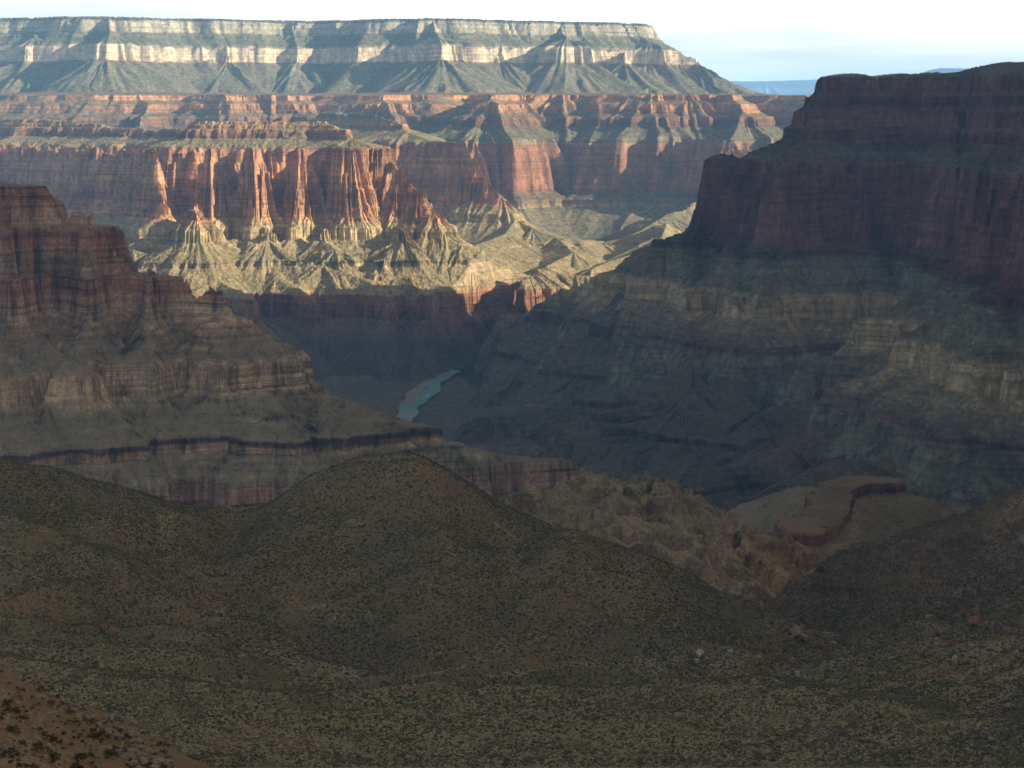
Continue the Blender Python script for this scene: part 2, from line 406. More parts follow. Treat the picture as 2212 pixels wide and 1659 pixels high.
# ------------------------------------------------------------------ central sunlit butte
S_but = Strata(-41, [(-95, 70, 'l'), (-120, 100, 's'), (-316, 62, 'c'), (-345, 48, 's'), (-378, 8, 'c'), (-428, 95, 's'), (-442, 4, 'c'),
                     (-505, 135, 's'), (-568, 14, 'c'), (-690, 230, 's'), (-720, 200, 's')], seed=5)
but_ridges = [
    [(435, 262, 6060), (560, 262, 6040), (700, 263, 6000)],
    [(-300, 250, 6900), (0, 252, 6700), (130, 258, 6500), (330, 285, 6250), (435, 275, 6090)],
    [(-300, 320, 6150), (0, 321, 6050), (200, 322, 5900), (335, 322, 5760)],
    [(335, 322, 5760), (345, 330, 5680), (380, 390, 5560), (402, 430, 5510), (425, 460, 5470)],
    [(338, 322, 5700), (395, 321, 5800), (442, 319, 5890)],
    [(436, 319, 5686), (476, 319, 5678)], [(456, 319, 5680), (500, 319, 5770), (530, 318, 5860)],
    [(528, 319, 5676), (568, 319, 5668)], [(548, 318, 5670), (590, 318, 5760), (630, 318, 5850)],
    [(636, 319, 5686), (664, 319, 5678)], [(650, 318, 5680), (690, 318, 5750), (722, 318, 5820)],
    [(728, 319, 5676), (756, 319, 5668)], [(742, 318, 5670), (780, 318, 5730), (812, 319, 5740)],
    [(700, 263, 6000), (760, 300, 5850), (812, 319, 5720), (860, 370, 5680), (905, 415, 5640), (940, 470, 5590), (960, 508, 5540)],
    
    # spurs of the sunlit slopes
    [(960, 508, 5540), (1000, 532, 5500), (1130, 567, 5480), (1200, 590, 5480), (1288, 599, 5480)],
    [(880, 480, 5610), (870, 500, 5480), (830, 560, 5380), (820, 590, 5330), (935, 634, 5170)],
    [(690, 490, 5610), (700, 495, 5500), (725, 540, 5420), (760, 590, 5350)],
    [(560, 495, 5610), (575, 520, 5480), (590, 560, 5420), (700, 575, 5360), (800, 606, 5260), (935, 634, 5170)],
    [(430, 492, 5600), (420, 505, 5520), (440, 545, 5450), (330, 545, 5450)],
    [(300, 495, 5620), (290, 540, 5440), (380, 572, 5380), (440, 590, 5340)],
    [(935, 634, 5170), (965, 680, 5110), (1005, 740, 5060)],
    [(1000, 532, 5500), (1020, 570, 5420), (1048, 604, 5340), (1060, 640, 5310), (1125, 682, 5260)],
    [(590, 562, 5420), (600, 600, 5300), (690, 680, 5150), (790, 745, 5030), (830, 800, 4900)],
    [(800, 606, 5260), (850, 690, 5120), (900, 760, 5020)],
    [(440, 590, 5340), (560, 690, 5050), (640, 780, 4800)],
]
but = Landform(S_but, but_ridges, [(260, 52, 'r', 0.3), (110, 34, 'r', 0.25), (42, 12, 'b', 0.25), (17, 6, 'b', 0.2)], seed=9, R=200, ramp=40, rough=3.0, zrough=1.2, round_top=14, cuts=[(RIV, 200, 75), ([(400, 430, 5560), (395, 350, 5720), (390, 330, 5780)], 75, 75), ([(600, 430, 5580), (598, 340, 5760)], 50, 60), ([(500, 430, 5580), (500, 340, 5760)], 40, 55), ([(690, 430, 5580), (690, 340, 5760)], 45, 60)])
m_but = rock_mat('butte_rock', [(-720, (0.09, 0.08, 0.07)), (-640, (0.10, 0.085, 0.07)), (-572, DKRED), (-512, (0.34, 0.17, 0.10)), (-500, TAN), (-440, TAN), (-425, OLIVE), (-378, YEL), (-340, YEL), (-325, (0.50, 0.29, 0.15)),
                 (-250, (0.38, 0.195, 0.115)), (-200, (0.50, 0.275, 0.14)), (-125, (0.38, 0.19, 0.11)), (-112, OLIVE), (-95, DKRED), (-45, ORANGE), (-35, OLIVE)],
                 (0.30, 0.255, 0.13), (0.36, 0.29, 0.155), SAGE, veg_scale=0.12, veg_amt=0.45, grain=0.08, low=(-545, (0.085, 0.08, 0.066)))
X, Y, Z = polar(but.z, -120, 1450, 4300, 7000, px=2.0, row_px=2.0, back=70, nf=800)
put('sunlit_butte', grid_mesh('sunlit_butte', X, Y, Z), m_but, 'sunlit orange walled butte with pale buttresses and tan slopes across the river', 'butte')
log('butte', X.shape)

# ------------------------------------------------------------------ second spur behind the butte
S_spu = Strata(-20, [(-75, 60, 'l'), (-118, 150, 's'), (-316, 64, 'c'), (-350, 55, 's'), (-378, 10, 'c'), (-440, 150, 's'), (-446, 4, 'c'), (-510, 190, 's'), (-560, 20, 'c'), (-700, 300, 's')], seed=8)
spu_ridges = [
    [(700, 240, 7400), (860, 262, 7000), (880, 285, 6850), (930, 303, 6720), (1003, 308, 6620), (1030, 345, 6560), (1050, 382, 6520), (1085, 432, 6470), (1112, 474, 6420)],
    [(1112, 474, 6420), (1150, 492, 6350), (1200, 512, 6280), (1300, 520, 6330)],
    [(1112, 476, 6400), (1090, 505, 6250), (1010, 535, 6000), (960, 545, 5900)],
    [(1200, 512, 6280), (1240, 545, 6050), (1180, 575, 5850)],
    [(1390, 505, 6400), (1420, 530, 6150), (1330, 560, 5950), (1280, 580, 5800)],
    [(1440, 482, 6350), (1430, 510, 6200), (1400, 545, 6000)],
    [(1560, 505, 6400), (1440, 540, 6050)],
    [(840, 310, 6900), (700, 315, 7000)],
]
spu = Landform(S_spu, spu_ridges, [(260, 60, 'r', 0.15), (95, 38, 'r', 0.12), (40, 13, 'p', 0.1), (18, 4, 'p', 0.1)], seed=14, R=220, ramp=40)
X, Y, Z = polar(spu.z, 560, 1640, 5500, 7500, px=2.1, row_px=2.2, back=60, nf=600)
put('hazy_spur', grid_mesh('hazy_spur', X, Y, Z), m_but, 'hazy blue stepped spur ridge running down behind the sunlit butte', 'ridge')
log('spur', X.shape)

# ------------------------------------------------------------------ dark mesa on the right, and an added shading wall out of frame
S_mes = Strata(73, top_slope=0.12, beds=[(38, 12, 'c'), (26, 24, 's'), (4, 10, 'c'), (-10, 28, 's'), (-42, 12, 'c'), (-52, 22, 's'), (-78, 10, 'c'), (-128, 100, 's'), (-292, 56, 'c'), (-345, 100, 'l'), (-408, 80, 's'), (-452, 12, 'c'), (-500, 85, 's'), (-512, 5, 'c'),
                    (-600, 70, 's'), (-690, 70, 's'), (-720, 100, 's')], seed=21)
def up(pts, z): return [(((u - W2) / F) * D, D, z, 'w') for u, D in pts]
mes_ridges = [
    up([(1800, 4735), (1850, 4690), (2000, 4560), (2250, 4440), (2500, 4340), (2900, 4100)], 78),
    up([(1818, 4730), (1860, 4670), (2000, 4530), (2130, 4460), (2300, 4360), (2600, 4200)], 84),
    up([(1980, 4600), (2022, 4590), (2060, 4580)], 94),
    up([(2130, 4520), (2300, 4430), (2500, 4340)], 106),
    [(1690, 298, 4740), (1600, 339, 4745), (1562, 393, 4740), (1528, 463, 4720), (1440, 512, 4680), (1405, 540, 4690), (1340, 590, 4760), (1250, 612, 4840)],
    # shelf noses of the shaded face
    up([(1770, 4740), (1690, 4738), (1618, 4738)], -106), up([(1640, 4725), (1612, 4722)], -124), up([(1800, 4830), (1830, 4680), (1840, 4640)], -126), up([(1990, 4500), (2040, 4380)], -126),
    [(1640, 480, 4640), (1640, 520, 4600), (1600, 560, 4560)],
    [(1840, 500, 4590), (1800, 545, 4540), (1760, 600, 4480), (1720, 660, 4380), (1560, 690, 4380)],
    [(1760, 600, 4480), (1800, 690, 4350), (1830, 695, 4330)],
    # near spur at the right edge
    up([(2420, 4300), (2350, 4050), (2270, 3900)], 60),
    [(2270, 300, 3900), (2170, 395, 3820), (2125, 400, 3800), (2115, 470, 3780), (2100, 560, 3740), (2050, 600, 3700), (2030, 640, 3680), (1960, 690, 3640), (1880, 770, 3740)],
    up([(2330, 4000), (2450, 3500), (2600, 3200)], 40),
    [(2160, 640, 3660), (2150, 745, 3400), (2110, 858, 3270), (2212, 890, 3180)],
    [(2280, 620, 3500), (2260, 760, 3320), (2330, 880, 3050)],
]
def wx(pts, z): return [(x, y, z, 'w') for x, y in pts]
S_big = Strata(800, [(400, 90, 'c'), (340, 60, 's'), (270, 15, 'c'), (180, 70, 's'), (30, 70, 'l'), (-20, 50, 's'), (-190, 40, 'c'), (-300, 90, 'l'), (-380, 70, 's'), (-420, 12, 'c'), (-720, 400, 's')], seed=22)
mes = Landform(S_mes, mes_ridges, [(360, 105, 'r', 0.3), (135, 90, 'r', 0.25), (52, 34, 'b', 0.25), (19, 8, 'b', 0.2)], seed=17, R=240, ramp=50, rough=4.5, zrough=1.2, worn=0.25, cuts=[(RIV, 200, 75), ([(1885, 720, 3900), (1910, 560, 4300), (1950, 470, 4480)], 230, 230), ([(1700, 450, 4640), (1690, 430, 4780)], 70, 90), ([(1600, 430, 4660), (1590, 430, 4720)], 40, 60)])
big = Landform(S_big, [wx([(2300, 4260), (2050, 3700), (1800, 3200), (1620, 2600), (1400, 2000), (1080, 1400), (1060, 600), (1060, 0), (1060, -1500)], 805)], [(400, 40, 'r', .15), (150, 25, 'r', .1)], seed=19, R=300, ramp=60)
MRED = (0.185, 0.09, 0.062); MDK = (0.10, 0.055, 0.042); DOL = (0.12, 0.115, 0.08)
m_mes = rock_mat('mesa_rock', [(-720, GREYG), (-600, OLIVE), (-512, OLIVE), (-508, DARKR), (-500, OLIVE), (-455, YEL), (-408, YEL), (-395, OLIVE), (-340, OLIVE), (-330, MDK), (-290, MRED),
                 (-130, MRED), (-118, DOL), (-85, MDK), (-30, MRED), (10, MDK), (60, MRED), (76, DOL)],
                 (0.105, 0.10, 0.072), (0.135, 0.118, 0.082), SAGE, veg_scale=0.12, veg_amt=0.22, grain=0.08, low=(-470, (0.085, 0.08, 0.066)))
X, Y, Z = polar(mes.z, 700, 2400, 2700, 5750, px=2.0, row_px=2.0, back=80, nf=900)
put('shaded_mesa', grid_mesh('shaded_mesa', X, Y, Z), m_mes, 'huge dark red stepped mesa in shade filling the right side above the river', 'mesa')
log('mesa', X.shape)
gx, gy = np.meshgrid(np.arange(500, 3300, 22.0), np.arange(-1500, 6000, 30.0))
put('shade_wall', grid_mesh('shade_wall', gx, gy, big.z(gx, gy)), m_mes, 'added red stepped wall out of view on the right that shades the foreground', 'canyon wall')  # unseen, added to throw shadow over the foreground and left butte

# ------------------------------------------------------------------ low dark ridges between the mesa and the river
S_gor = Strata(-430, [(-508, 150, 's'), (-540, 10, 'c'), (-605, 115, 's'), (-618, 5, 'c'), (-692, 125, 's'), (-730, 60, 's')], seed=71)
gor_ridges = [
    [(1430, 560, 4650), (1400, 610, 4640), (1290, 652, 4720), (1131, 690, 4860), (1060, 745, 4890), (1025, 780, 4880)],
    [(1640, 688, 4360), (1541, 692, 4350), (1475, 705, 4330), (1400, 740, 4330), (1271, 781, 4380), (1120, 813, 4450), (1040, 832, 4480)],
    [(1600, 740, 4150), (1500, 790, 4020), (1330, 850, 3950), (1150, 885, 3980), (1060, 900, 3980)],
    [(1830, 700, 4300), (1700, 782, 4020), (1500, 842, 3800), (1350, 880, 3760), (1200, 916, 3800)],
    [(1868, 775, 3760), (1775, 843, 3560), (1635, 896, 3480), (1475, 888, 3560), (1337, 918, 3600), (1237, 945, 3640), (1104, 982, 3700)],
    [(1941, 820, 3500), (1841, 926, 3230), (1681, 945, 3240), (1600, 985, 3260)],
    [(2050, 880, 3300), (1990, 950, 3120), (1860, 968, 3130)], [(2160, 880, 3220), (2110, 978, 3060)],
    [(1690, 965, 3140), (1560, 1005, 3080), (1475, 1042, 3000)],
    [(1700, 1045, 2900), (1810, 990, 2950), (1838, 1022, 2900)],
]
gor = Landform(S_gor, gor_ridges, [(230, 60, 'r', 0.4), (95, 48, 'r', 0.35), (38, 16, 'b', 0.3), (15, 4, 'p', 0.3)], seed=73, R=120, ramp=45, rough=2.6, round_top=6, worn=0.3, cuts=[(RIV, 170, 150)])
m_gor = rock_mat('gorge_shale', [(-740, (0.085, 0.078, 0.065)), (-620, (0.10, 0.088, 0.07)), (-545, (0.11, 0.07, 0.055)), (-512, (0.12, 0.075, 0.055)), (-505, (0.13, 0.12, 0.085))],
                 (0.125, 0.118, 0.085), (0.165, 0.142, 0.10), (0.06, 0.065, 0.045), veg_scale=0.12, veg_amt=0.35, grain=0.08, varnish_shade=0.6)
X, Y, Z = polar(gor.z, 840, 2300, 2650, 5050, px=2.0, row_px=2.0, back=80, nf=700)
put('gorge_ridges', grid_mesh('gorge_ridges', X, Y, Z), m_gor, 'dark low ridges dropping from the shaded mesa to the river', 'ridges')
log('gorge', X.shape)

# ------------------------------------------------------------------ left butte with its long tongue
S_lef = Strata(-112, [(-150, 40, 'l'), (-322, 90, 'l'), (-376, 85, 's'), (-414, 10, 'c'), (-440, 40, 's'), (-464, 50, 's'), (-484, 4, 'c'), (-514, 46, 's'), (-592, 14, 'c'), (-640, 130, 's'), (-700, 260, 's')], seed=31)
lef_ridges = [
    [(-500, 330, 2900), (-200, 380, 2950), (0, 396, 3000), (67, 398, 3000), (117, 437, 2990), (200, 477, 2980), (263, 540, 2970), (333, 581, 2950), (467, 625, 2920), (500, 656, 2900), (540, 703, 2890), (613, 752, 2860),
     (622, 806, 2850), (737, 862, 2830), (827, 889, 2800), (881, 909, 2780), (970, 948, 2760), (1104, 985, 2760), (1237, 1005, 2780), (1288, 1025, 2790)],
    [(-400, 330, 2980), (-150, 385, 3040), (60, 400, 3050), (110, 440, 3020)],
    [(-60, 400, 2950), (30, 560, 2900), (70, 690, 2850), (75, 712, 2820)],
    [(180, 475, 2970), (200, 580, 2900), (215, 690, 2870)],
    [(320, 590, 2940), (310, 690, 2850), (320, 740, 2800), (240, 775, 2760)],
    [(450, 630, 2920), (440, 680, 2870), (470, 760, 2800), (465, 800, 2780)],
    [(-300, 560, 2700), (-60, 720, 2700), (20, 770, 2680), (40, 800, 2660)],
    [(70, 712, 2820), (120, 770, 2740), (180, 790, 2690), (100, 830, 2660)],
    [(40, 810, 2680), (60, 900, 2620), (0, 950, 2560)],
    [(560, 800, 2800), (600, 880, 2710), (620, 905, 2690), (690, 1000, 2700), (760, 1060, 2640)],
    [(320, 800, 2760), (290, 880, 2740), (390, 975, 2750), (500, 1030, 2730)],
    [(200, 860, 2740), (240, 950, 2700), (310, 1028, 2725), (420, 1048, 2700)],
    [(0, 950, 2600), (120, 1000, 2560), (260, 1045, 2540)],
    [(827, 889, 2800), (860, 960, 2760), (960, 1030, 2720), (1060, 1050, 2690)],
    [(640, 880, 2780), (740, 880, 2760), (820, 900, 2740)],
]
lef = Landform(S_lef, lef_ridges, [(200, 52, 'r', 0.3), (80, 32, 'r', 0.25), (34, 12, 'b', 0.3), (13, 4.5, 'b', 0.3)], seed=27, R=160, ramp=75, rough=3.2, zrough=1.2, worn=0.12, cuts=[([(112, 690, 2840), (105, 560, 2920), (102, 520, 2950)], 50, 48), ([(262, 720, 2820), (255, 560, 2950)], 45, 45), ([(400, 760, 2780), (395, 640, 2900)], 35, 45)])
LBR = (0.36, 0.235, 0.135); LRD = (0.33, 0.155, 0.09); LTN = (0.48, 0.345, 0.195); LPK = (0.30, 0.17, 0.13); LTA = (0.25, 0.205, 0.12)
m_lef = rock_mat('left_butte_rock', [(-700, LTA), (-598, LTA), (-592, LPK), (-565, (0.24, 0.135, 0.10)), (-545, (0.36, 0.20, 0.155)), (-522, LBR), (-512, LTA), (-486, LTA), (-482, LTN), (-474, LBR), (-470, (0.09, 0.06, 0.045)), (-464, (0.12, 0.075, 0.055)), (-460, LTA), (-424, LTA), (-418, LTN), (-400, (0.54, 0.40, 0.23)), (-374, LTN), (-364, LTA),
                 (-326, LBR), (-300, LTN), (-275, LRD), (-240, LBR), (-200, LRD), (-170, LBR), (-140, LRD), (-105, (0.17, 0.11, 0.075))],
                 (0.255, 0.205, 0.125), (0.31, 0.235, 0.14), (0.085, 0.08, 0.045), veg_scale=0.16, veg_amt=0.5, grain=0.16, varnish_shade=0.8, bedding=1.0)
X, Y, Z = polar(lef.z, -260, 1480, 1900, 3600, px=1.8, row_px=1.9, back=70, nf=800)
put('brown_butte', grid_mesh('brown_butte', X, Y, Z), m_lef, 'brown banded butte on the left with a long tongue sloping down to the right', 'butte')
log('left', X.shape)

# ------------------------------------------------------------------ river and the ground under everything
bx = [(-2600, -4000), (9000, 30000)]
pts = [at(*q) for q in RIV]
pts = np.array(pts)
s = np.linspace(0, len(pts) - 1, 160)
ctr = np.stack([np.interp(s, range(len(pts)), pts[:, k]) for k in range(2)], -1); ctr = blur(ctr, 4, 0); ctr[:, 0] += 7 * np.sin(s * 2.1) + 4 * np.sin(s * 4.7 + 1)
tn = np.gradient(ctr, axis=0); tn /= np.linalg.norm(tn, axis=1)[:, None]; nn = np.stack([-tn[:, 1], tn[:, 0]], -1)
gx, gy = np.meshgrid(np.linspace(-9000, 9000, 700), np.linspace(-2500, 12000, 560))
m_low = rock_mat('canyon_floor_soil', [(-760, GREYG), (-600, GREYG)], (0.09, 0.085, 0.07), (0.11, 0.10, 0.08), SAGE, grain=0.08)
gz = -697 + 4 * fbm(gx / 900, gy / 900, 3, 3)
dr = np.full(gx.shape, 1e9)
for cx_, cy_ in ctr[::4]: dr = np.minimum(dr, np.hypot(gx - cx_, gy - cy_))
gz = gz + smooth(60, 420, dr) * (14 + 46 * (0.6 - 1.3 * np.abs(perlin(gx / 420 + .4 * perlin(gx / 300, gy / 300, 5), gy / 260, 12))) + 12 * fbm(gx / 90, gy / 90, 13, 3))
put('canyon_floor', grid_mesh('canyon_floor', gx, gy, gz), m_low)
w = np.interp(s, range(len(wid)), wid)[:, None] * (1 + 0.15 * np.random.default_rng(2).normal(size=(160, 1)).cumsum(0) / 12)
acr = np.linspace(-1, 1, 30)
RX = ctr[:, 0:1] + nn[:, 0:1] * w * acr; RY = ctr[:, 1:2] + nn[:, 1:2] * w * acr
m_w = bpy.data.materials.new('river_water'); m_w.use_nodes = True; n2 = m_w.node_tree; b2 = n2.nodes['Principled BSDF']
g2 = node(n2, 'ShaderNodeNewGeometry')
foam = ramp(n2, noise(n2, g2.outputs['Position'], 0.11, 5, 0.7, (1.0, 0.35, 1.0)), [(0.50, 0.0), (0.68, 1.0)])
rap = ramp(n2, noise(n2, g2.outputs['Position'], 0.008, 2, 0.5), [(0.42, 0.0), (0.55, 1.0)])
n2.links.new(mix(n2, mix(n2, 1.0, foam, rap, 'MULTIPLY'), (0.10, 0.26, 0.25), (0.70, 0.82, 0.82)), b2.inputs['Base Color'])
b2.inputs['Roughness'].default_value = 0.35
bx_ = np.linspace(0, 1, 8)[None]; sl_ = slice(34, 84)
BX = ctr[sl_, 0:1] + nn[sl_, 0:1] * (w[sl_] * .9 + bx_ * 26 * np.sin(np.linspace(0, math.pi, 50))[:, None]); BY = ctr[sl_, 1:2] + nn[sl_, 1:2] * (w[sl_] * .9 + bx_ * 26 * np.sin(np.linspace(0, math.pi, 50))[:, None])
m_sand = rock_mat('river_sand', [(-760, (0.28, 0.235, 0.185)), (-600, (0.28, 0.235, 0.185))], (0.29, 0.24, 0.19), (0.24, 0.20, 0.155), SAGE, veg_amt=0.1, grain=0.2)
put('beach', grid_mesh('beach', BX, BY, ZR + 0.5 + 5.0 * bx_ + 0.5 * fbm(BX / 14, BY / 14, 6, 2), True), m_sand, 'pale sand beach on the near bank of the turquoise river', 'beach')
put('river', grid_mesh('river', RX, RY, np.full_like(RX, ZR) + 0.4 * fbm(RX / 12, RY / 12, 4, 2), True), m_w, 'turquoise river with a white rapid at the bottom of the gorge', 'river')

# ------------------------------------------------------------------ far plateaus on the horizon
S_hor = Strata(430, [(330, 200, 'c'), (200, 300, 's'), (0, 500, 's'), (-200, 400, 's')], seed=41)
def horizon(name, pts, D, label):
    R_ = [[((u - W2) / F * D, D + 2500, (YH - v) / F * D, 'w') for u, v in pts]]
    S = Strata(max(p[2] for p in R_[0]), [(max(p[2] for p in R_[0]) - 60, 60, 'c'), (R_[0][0][2] - 1100, 1700, 's')], seed=43)
    lf = Landform(S, R_, [(2200, 260, 'r', .1), (800, 120, 'r', .1)], seed=44, R=2000, ramp=400, rough=0, zrough=0, gain=0.8)
    X, Y, Z = polar(lf.z, min(p[0] for p in pts) - 60, max(p[0] for p in pts) + 60, D - 1500, D + 4000, px=3, row_px=2, back=40, nf=300)
    put(name, grid_mesh(name, X, Y, Z), m_far, label, 'plateau')
horizon('distant_plateau', [(1300, 172), (1560, 169), (1700, 168), (1900, 165), (2100, 164), (2400, 165)], 25000, 'faint blue plateau along the horizon between the pale rim and the dark mesa')
horizon('distant_mesa', [(2050, 160), (2090, 146), (2120, 140), (2150, 138), (2250, 136), (2500, 136)], 19000, 'pale blue flat topped mesa showing over the dark mesa top')

# ------------------------------------------------------------------ near ground: smooth sheet through surveyed points
def tps(P, smooth_=0.0):
    P = np.array(P); A = P[:, :2] / 300.0; n = len(P)
    r2 = ((A[:, None] - A[None]) ** 2).sum(-1)
    K = 0.5 * r2 * np.log(r2 + 1e-12) + smooth_ * np.eye(n)
    Q = np.c_[np.ones(n), A]
    M = np.block([[K, Q], [Q.T, np.zeros((3, 3))]])
    c = np.linalg.solve(M, np.r_[P[:, 2], 0, 0, 0])
    def f(x, y):
        shp = x.shape; x = x.ravel() / 300.0; y = y.ravel() / 300.0
        z = c[n] + c[n + 1] * x + c[n + 2] * y
        for i in range(n):
            r2 = (x - A[i, 0]) ** 2 + (y - A[i, 1]) ** 2
            z = z + c[i] * 0.5 * r2 * np.log(r2 + 1e-12)
        return z.reshape(shp)
    return f

val_pts = [at(*p) for p in [
    # valley floor
    (-150, 1659, 720), (300, 1659, 740), (800, 1659, 760), (1300, 1659, 760), (1800, 1659, 740), (2212, 1659, 700), (2400, 1640, 690),
    (-150, 1560, 790), (200, 1540, 820), (700, 1540, 860), (1200, 1540, 870), (1700, 1550, 850), (2100, 1590, 780), (2350, 1540, 780),
    (-150, 1470, 850), (200, 1440, 900), (550, 1450, 930), (850, 1440, 960), (1200, 1440, 970), (1500, 1450, 950), (1800, 1475, 900), (2000, 1520, 845),
    (0, 1385, 930), (300, 1370, 980), (600, 1375, 1010), (850, 1400, 1000), (1100, 1405, 1005), (1350, 1415, 1000), (1560, 1425, 985),
    # left hill
    (0, 1290, 985), (200, 1300, 1010), (400, 1325, 1030), (560, 1310, 1040), (0, 1180, 1050), (150, 1180, 1065), (300, 1200, 1080), (430, 1230, 1085), (500, 1260, 1080),
    (-150, 1000, 1120), (0, 1003, 1150), (83, 1040, 1150), (167, 1041, 1160), (287, 1063, 1175), (383, 1090, 1180), (440, 1101, 1180), (500, 1112, 1200), (470, 1160, 1140), (485, 1210, 1100), (560, 1290, 1060), (680, 1365, 1020),
    (20, 1080, 1120), (230, 1110, 1130), (370, 1150, 1120),
    # central hill
    (900, 1300, 1040), (700, 1290, 1070), (1150, 1320, 1040), (1400, 1340, 1030), (900, 1180, 1110), (720, 1180, 1130), (600, 1180, 1130), (1080, 1200, 1100), (1300, 1230, 1080),
    (570, 1095, 1200), (640, 1052, 1200), (700, 1022, 1200), (770, 1000, 1200), (831, 993, 1200), (864, 1001, 1190), (904, 993, 1195), (937, 995, 1200), (985, 1018, 1205), (1037, 1052, 1215), (1064, 1074, 1220),
    (900, 1080, 1160), (760, 1080, 1170), (1020, 1130, 1170),
    (1100, 1110, 1210), (1160, 1150, 1160), (1230, 1155, 1140), (1300, 1168, 1130), (1400, 1200, 1125), (1500, 1245, 1120), (1600, 1293, 1115), (1640, 1308, 1112), (1700, 1335, 1105), (1780, 1378, 1090),
    (1600, 1370, 1060), (1480, 1290, 1080), (1650, 1405, 1020),
    # right foreground slope
    (1830, 1385, 1060), (1900, 1350, 1065), (1980, 1330, 1060), (2050, 1350, 1040), (2212, 1380, 1000), (1800, 1440, 970), (2000, 1430, 980), (2150, 1480, 910), (2212, 1520, 860), (2350, 1420, 930), (2100, 1545, 860),
    (1900, 1480, 905), (2030, 1500, 880),
    # beyond the frame
    (-700, 1659, 740), (-700, 1500, 860), (-700, 1200, 1040), (-700, 985, 1150), (2900, 1659, 690), (2900, 1480, 860), (2900, 1400, 950),
]]
hid = [(-330, 1320, -262), (-200, 1330, -290), (-60, 1330, -285), (0, 1360, -300), (60, 1330, -310), (130, 1250, -330), (170, 1190, -332), (-400, 1250, -250),
       (-300, 1500, -340), (0, 1500, -380), (150, 1400, -390), (200, 1230, -345), (260, 1140, -320), (330, 1180, -330), (320, 600, -232), (-320, 600, -228), (0, 600, -238), (0, 480, -205)]
val_f = tps(val_pts + hid, 0.0002)
FOLDS = [([(60, 1130, 1080), (250, 1230, 1060), (420, 1320, 1030), (640, 1380, 1010)], 7, 17), ([(0, 1225, 1030), (200, 1318, 1000), (450, 1392, 985)], 6, 16),
         ([(-40, 1330, 960), (250, 1405, 950), (520, 1440, 945)], 5, 15), ([(-60, 1430, 890), (230, 1480, 880), (620, 1500, 885)], 3.5, 14),
         ([(840, 1005, 1190), (760, 1120, 1150), (650, 1260, 1085), (600, 1335, 1050)], 6, 20), ([(930, 1000, 1190), (985, 1150, 1120), (1000, 1330, 1030)], 5, 18),
         ([(1250, 1160, 1140), (1180, 1280, 1070), (1150, 1380, 1015)], 5, 17), ([(1420, 1215, 1120), (1380, 1310, 1060), (1360, 1390, 1010)], 4, 15),
         ([(500, 1112, 1200), (480, 1200, 1105), (560, 1300, 1050), (710, 1378, 1010), (900, 1420, 985)], -8, 15), ([(1060, 1085, 1215), (1110, 1200, 1120), (1080, 1340, 1030)], -6, 14),
         ([(330, 1095, 1170), (330, 1200, 1085), (420, 1290, 1050)], -4, 11), ([(1800, 1385, 1080), (1650, 1430, 980), (1400, 1450, 960), (900, 1450, 950), (500, 1475, 900)], -3.5, 12)]
FOLDS = [([at(*q)[:2] for q in f[0]], f[1], f[2]) for f in FOLDS]
def val_z(x, y, lod=0):
    z = val_f(x, y)
    wx_ = x + 5 * perlin(x / 35, y / 35, 201); wy_ = y + 5 * perlin(x / 35, y / 35, 203)
    for pl_, amp, wd in FOLDS:                             # ribs and washes of the scrub hills
        dm = np.full(x.shape, 1e9)
        for p0, p1 in zip(pl_[:-1], pl_[1:]):
            dx, dy = p1[0] - p0[0], p1[1] - p0[1]
            tt = np.clip(((wx_ - p0[0]) * dx + (wy_ - p0[1]) * dy) / (dx * dx + dy * dy), 0, 1)
            dm = np.minimum(dm, np.hypot(wx_ - p0[0] - tt * dx, wy_ - p0[1] - tt * dy))
        z = z + amp * np.exp(-(dm / wd) ** 1.5)
    if lod: return z
    d = np.clip((y - 600) / 400, 0, 1)
    g = fbm(x / 75 + 0.6 * perlin(y / 120, x / 200, 9), y / 110, 61, 3)
    xr = x * 0.86 + y * 0.5; yr = y * 0.86 - x * 0.5
    fo = perlin(xr / 130 + 0.3 * perlin(x / 90, y / 90, 8), yr / 48, 69)
    z = z - 9.0 * np.abs(fo) * smooth(860, 940, y) - 2.0 * np.abs(fo)
    z = z - 2.6 * np.abs(g) - 1.4 * np.abs(perlin(x / 26, y / 40, 65))
    return z + 0.35 * fbm(x / 6, y / 6, 66, 3) + 0.9 * fbm(x / 45, y / 45, 67, 3)

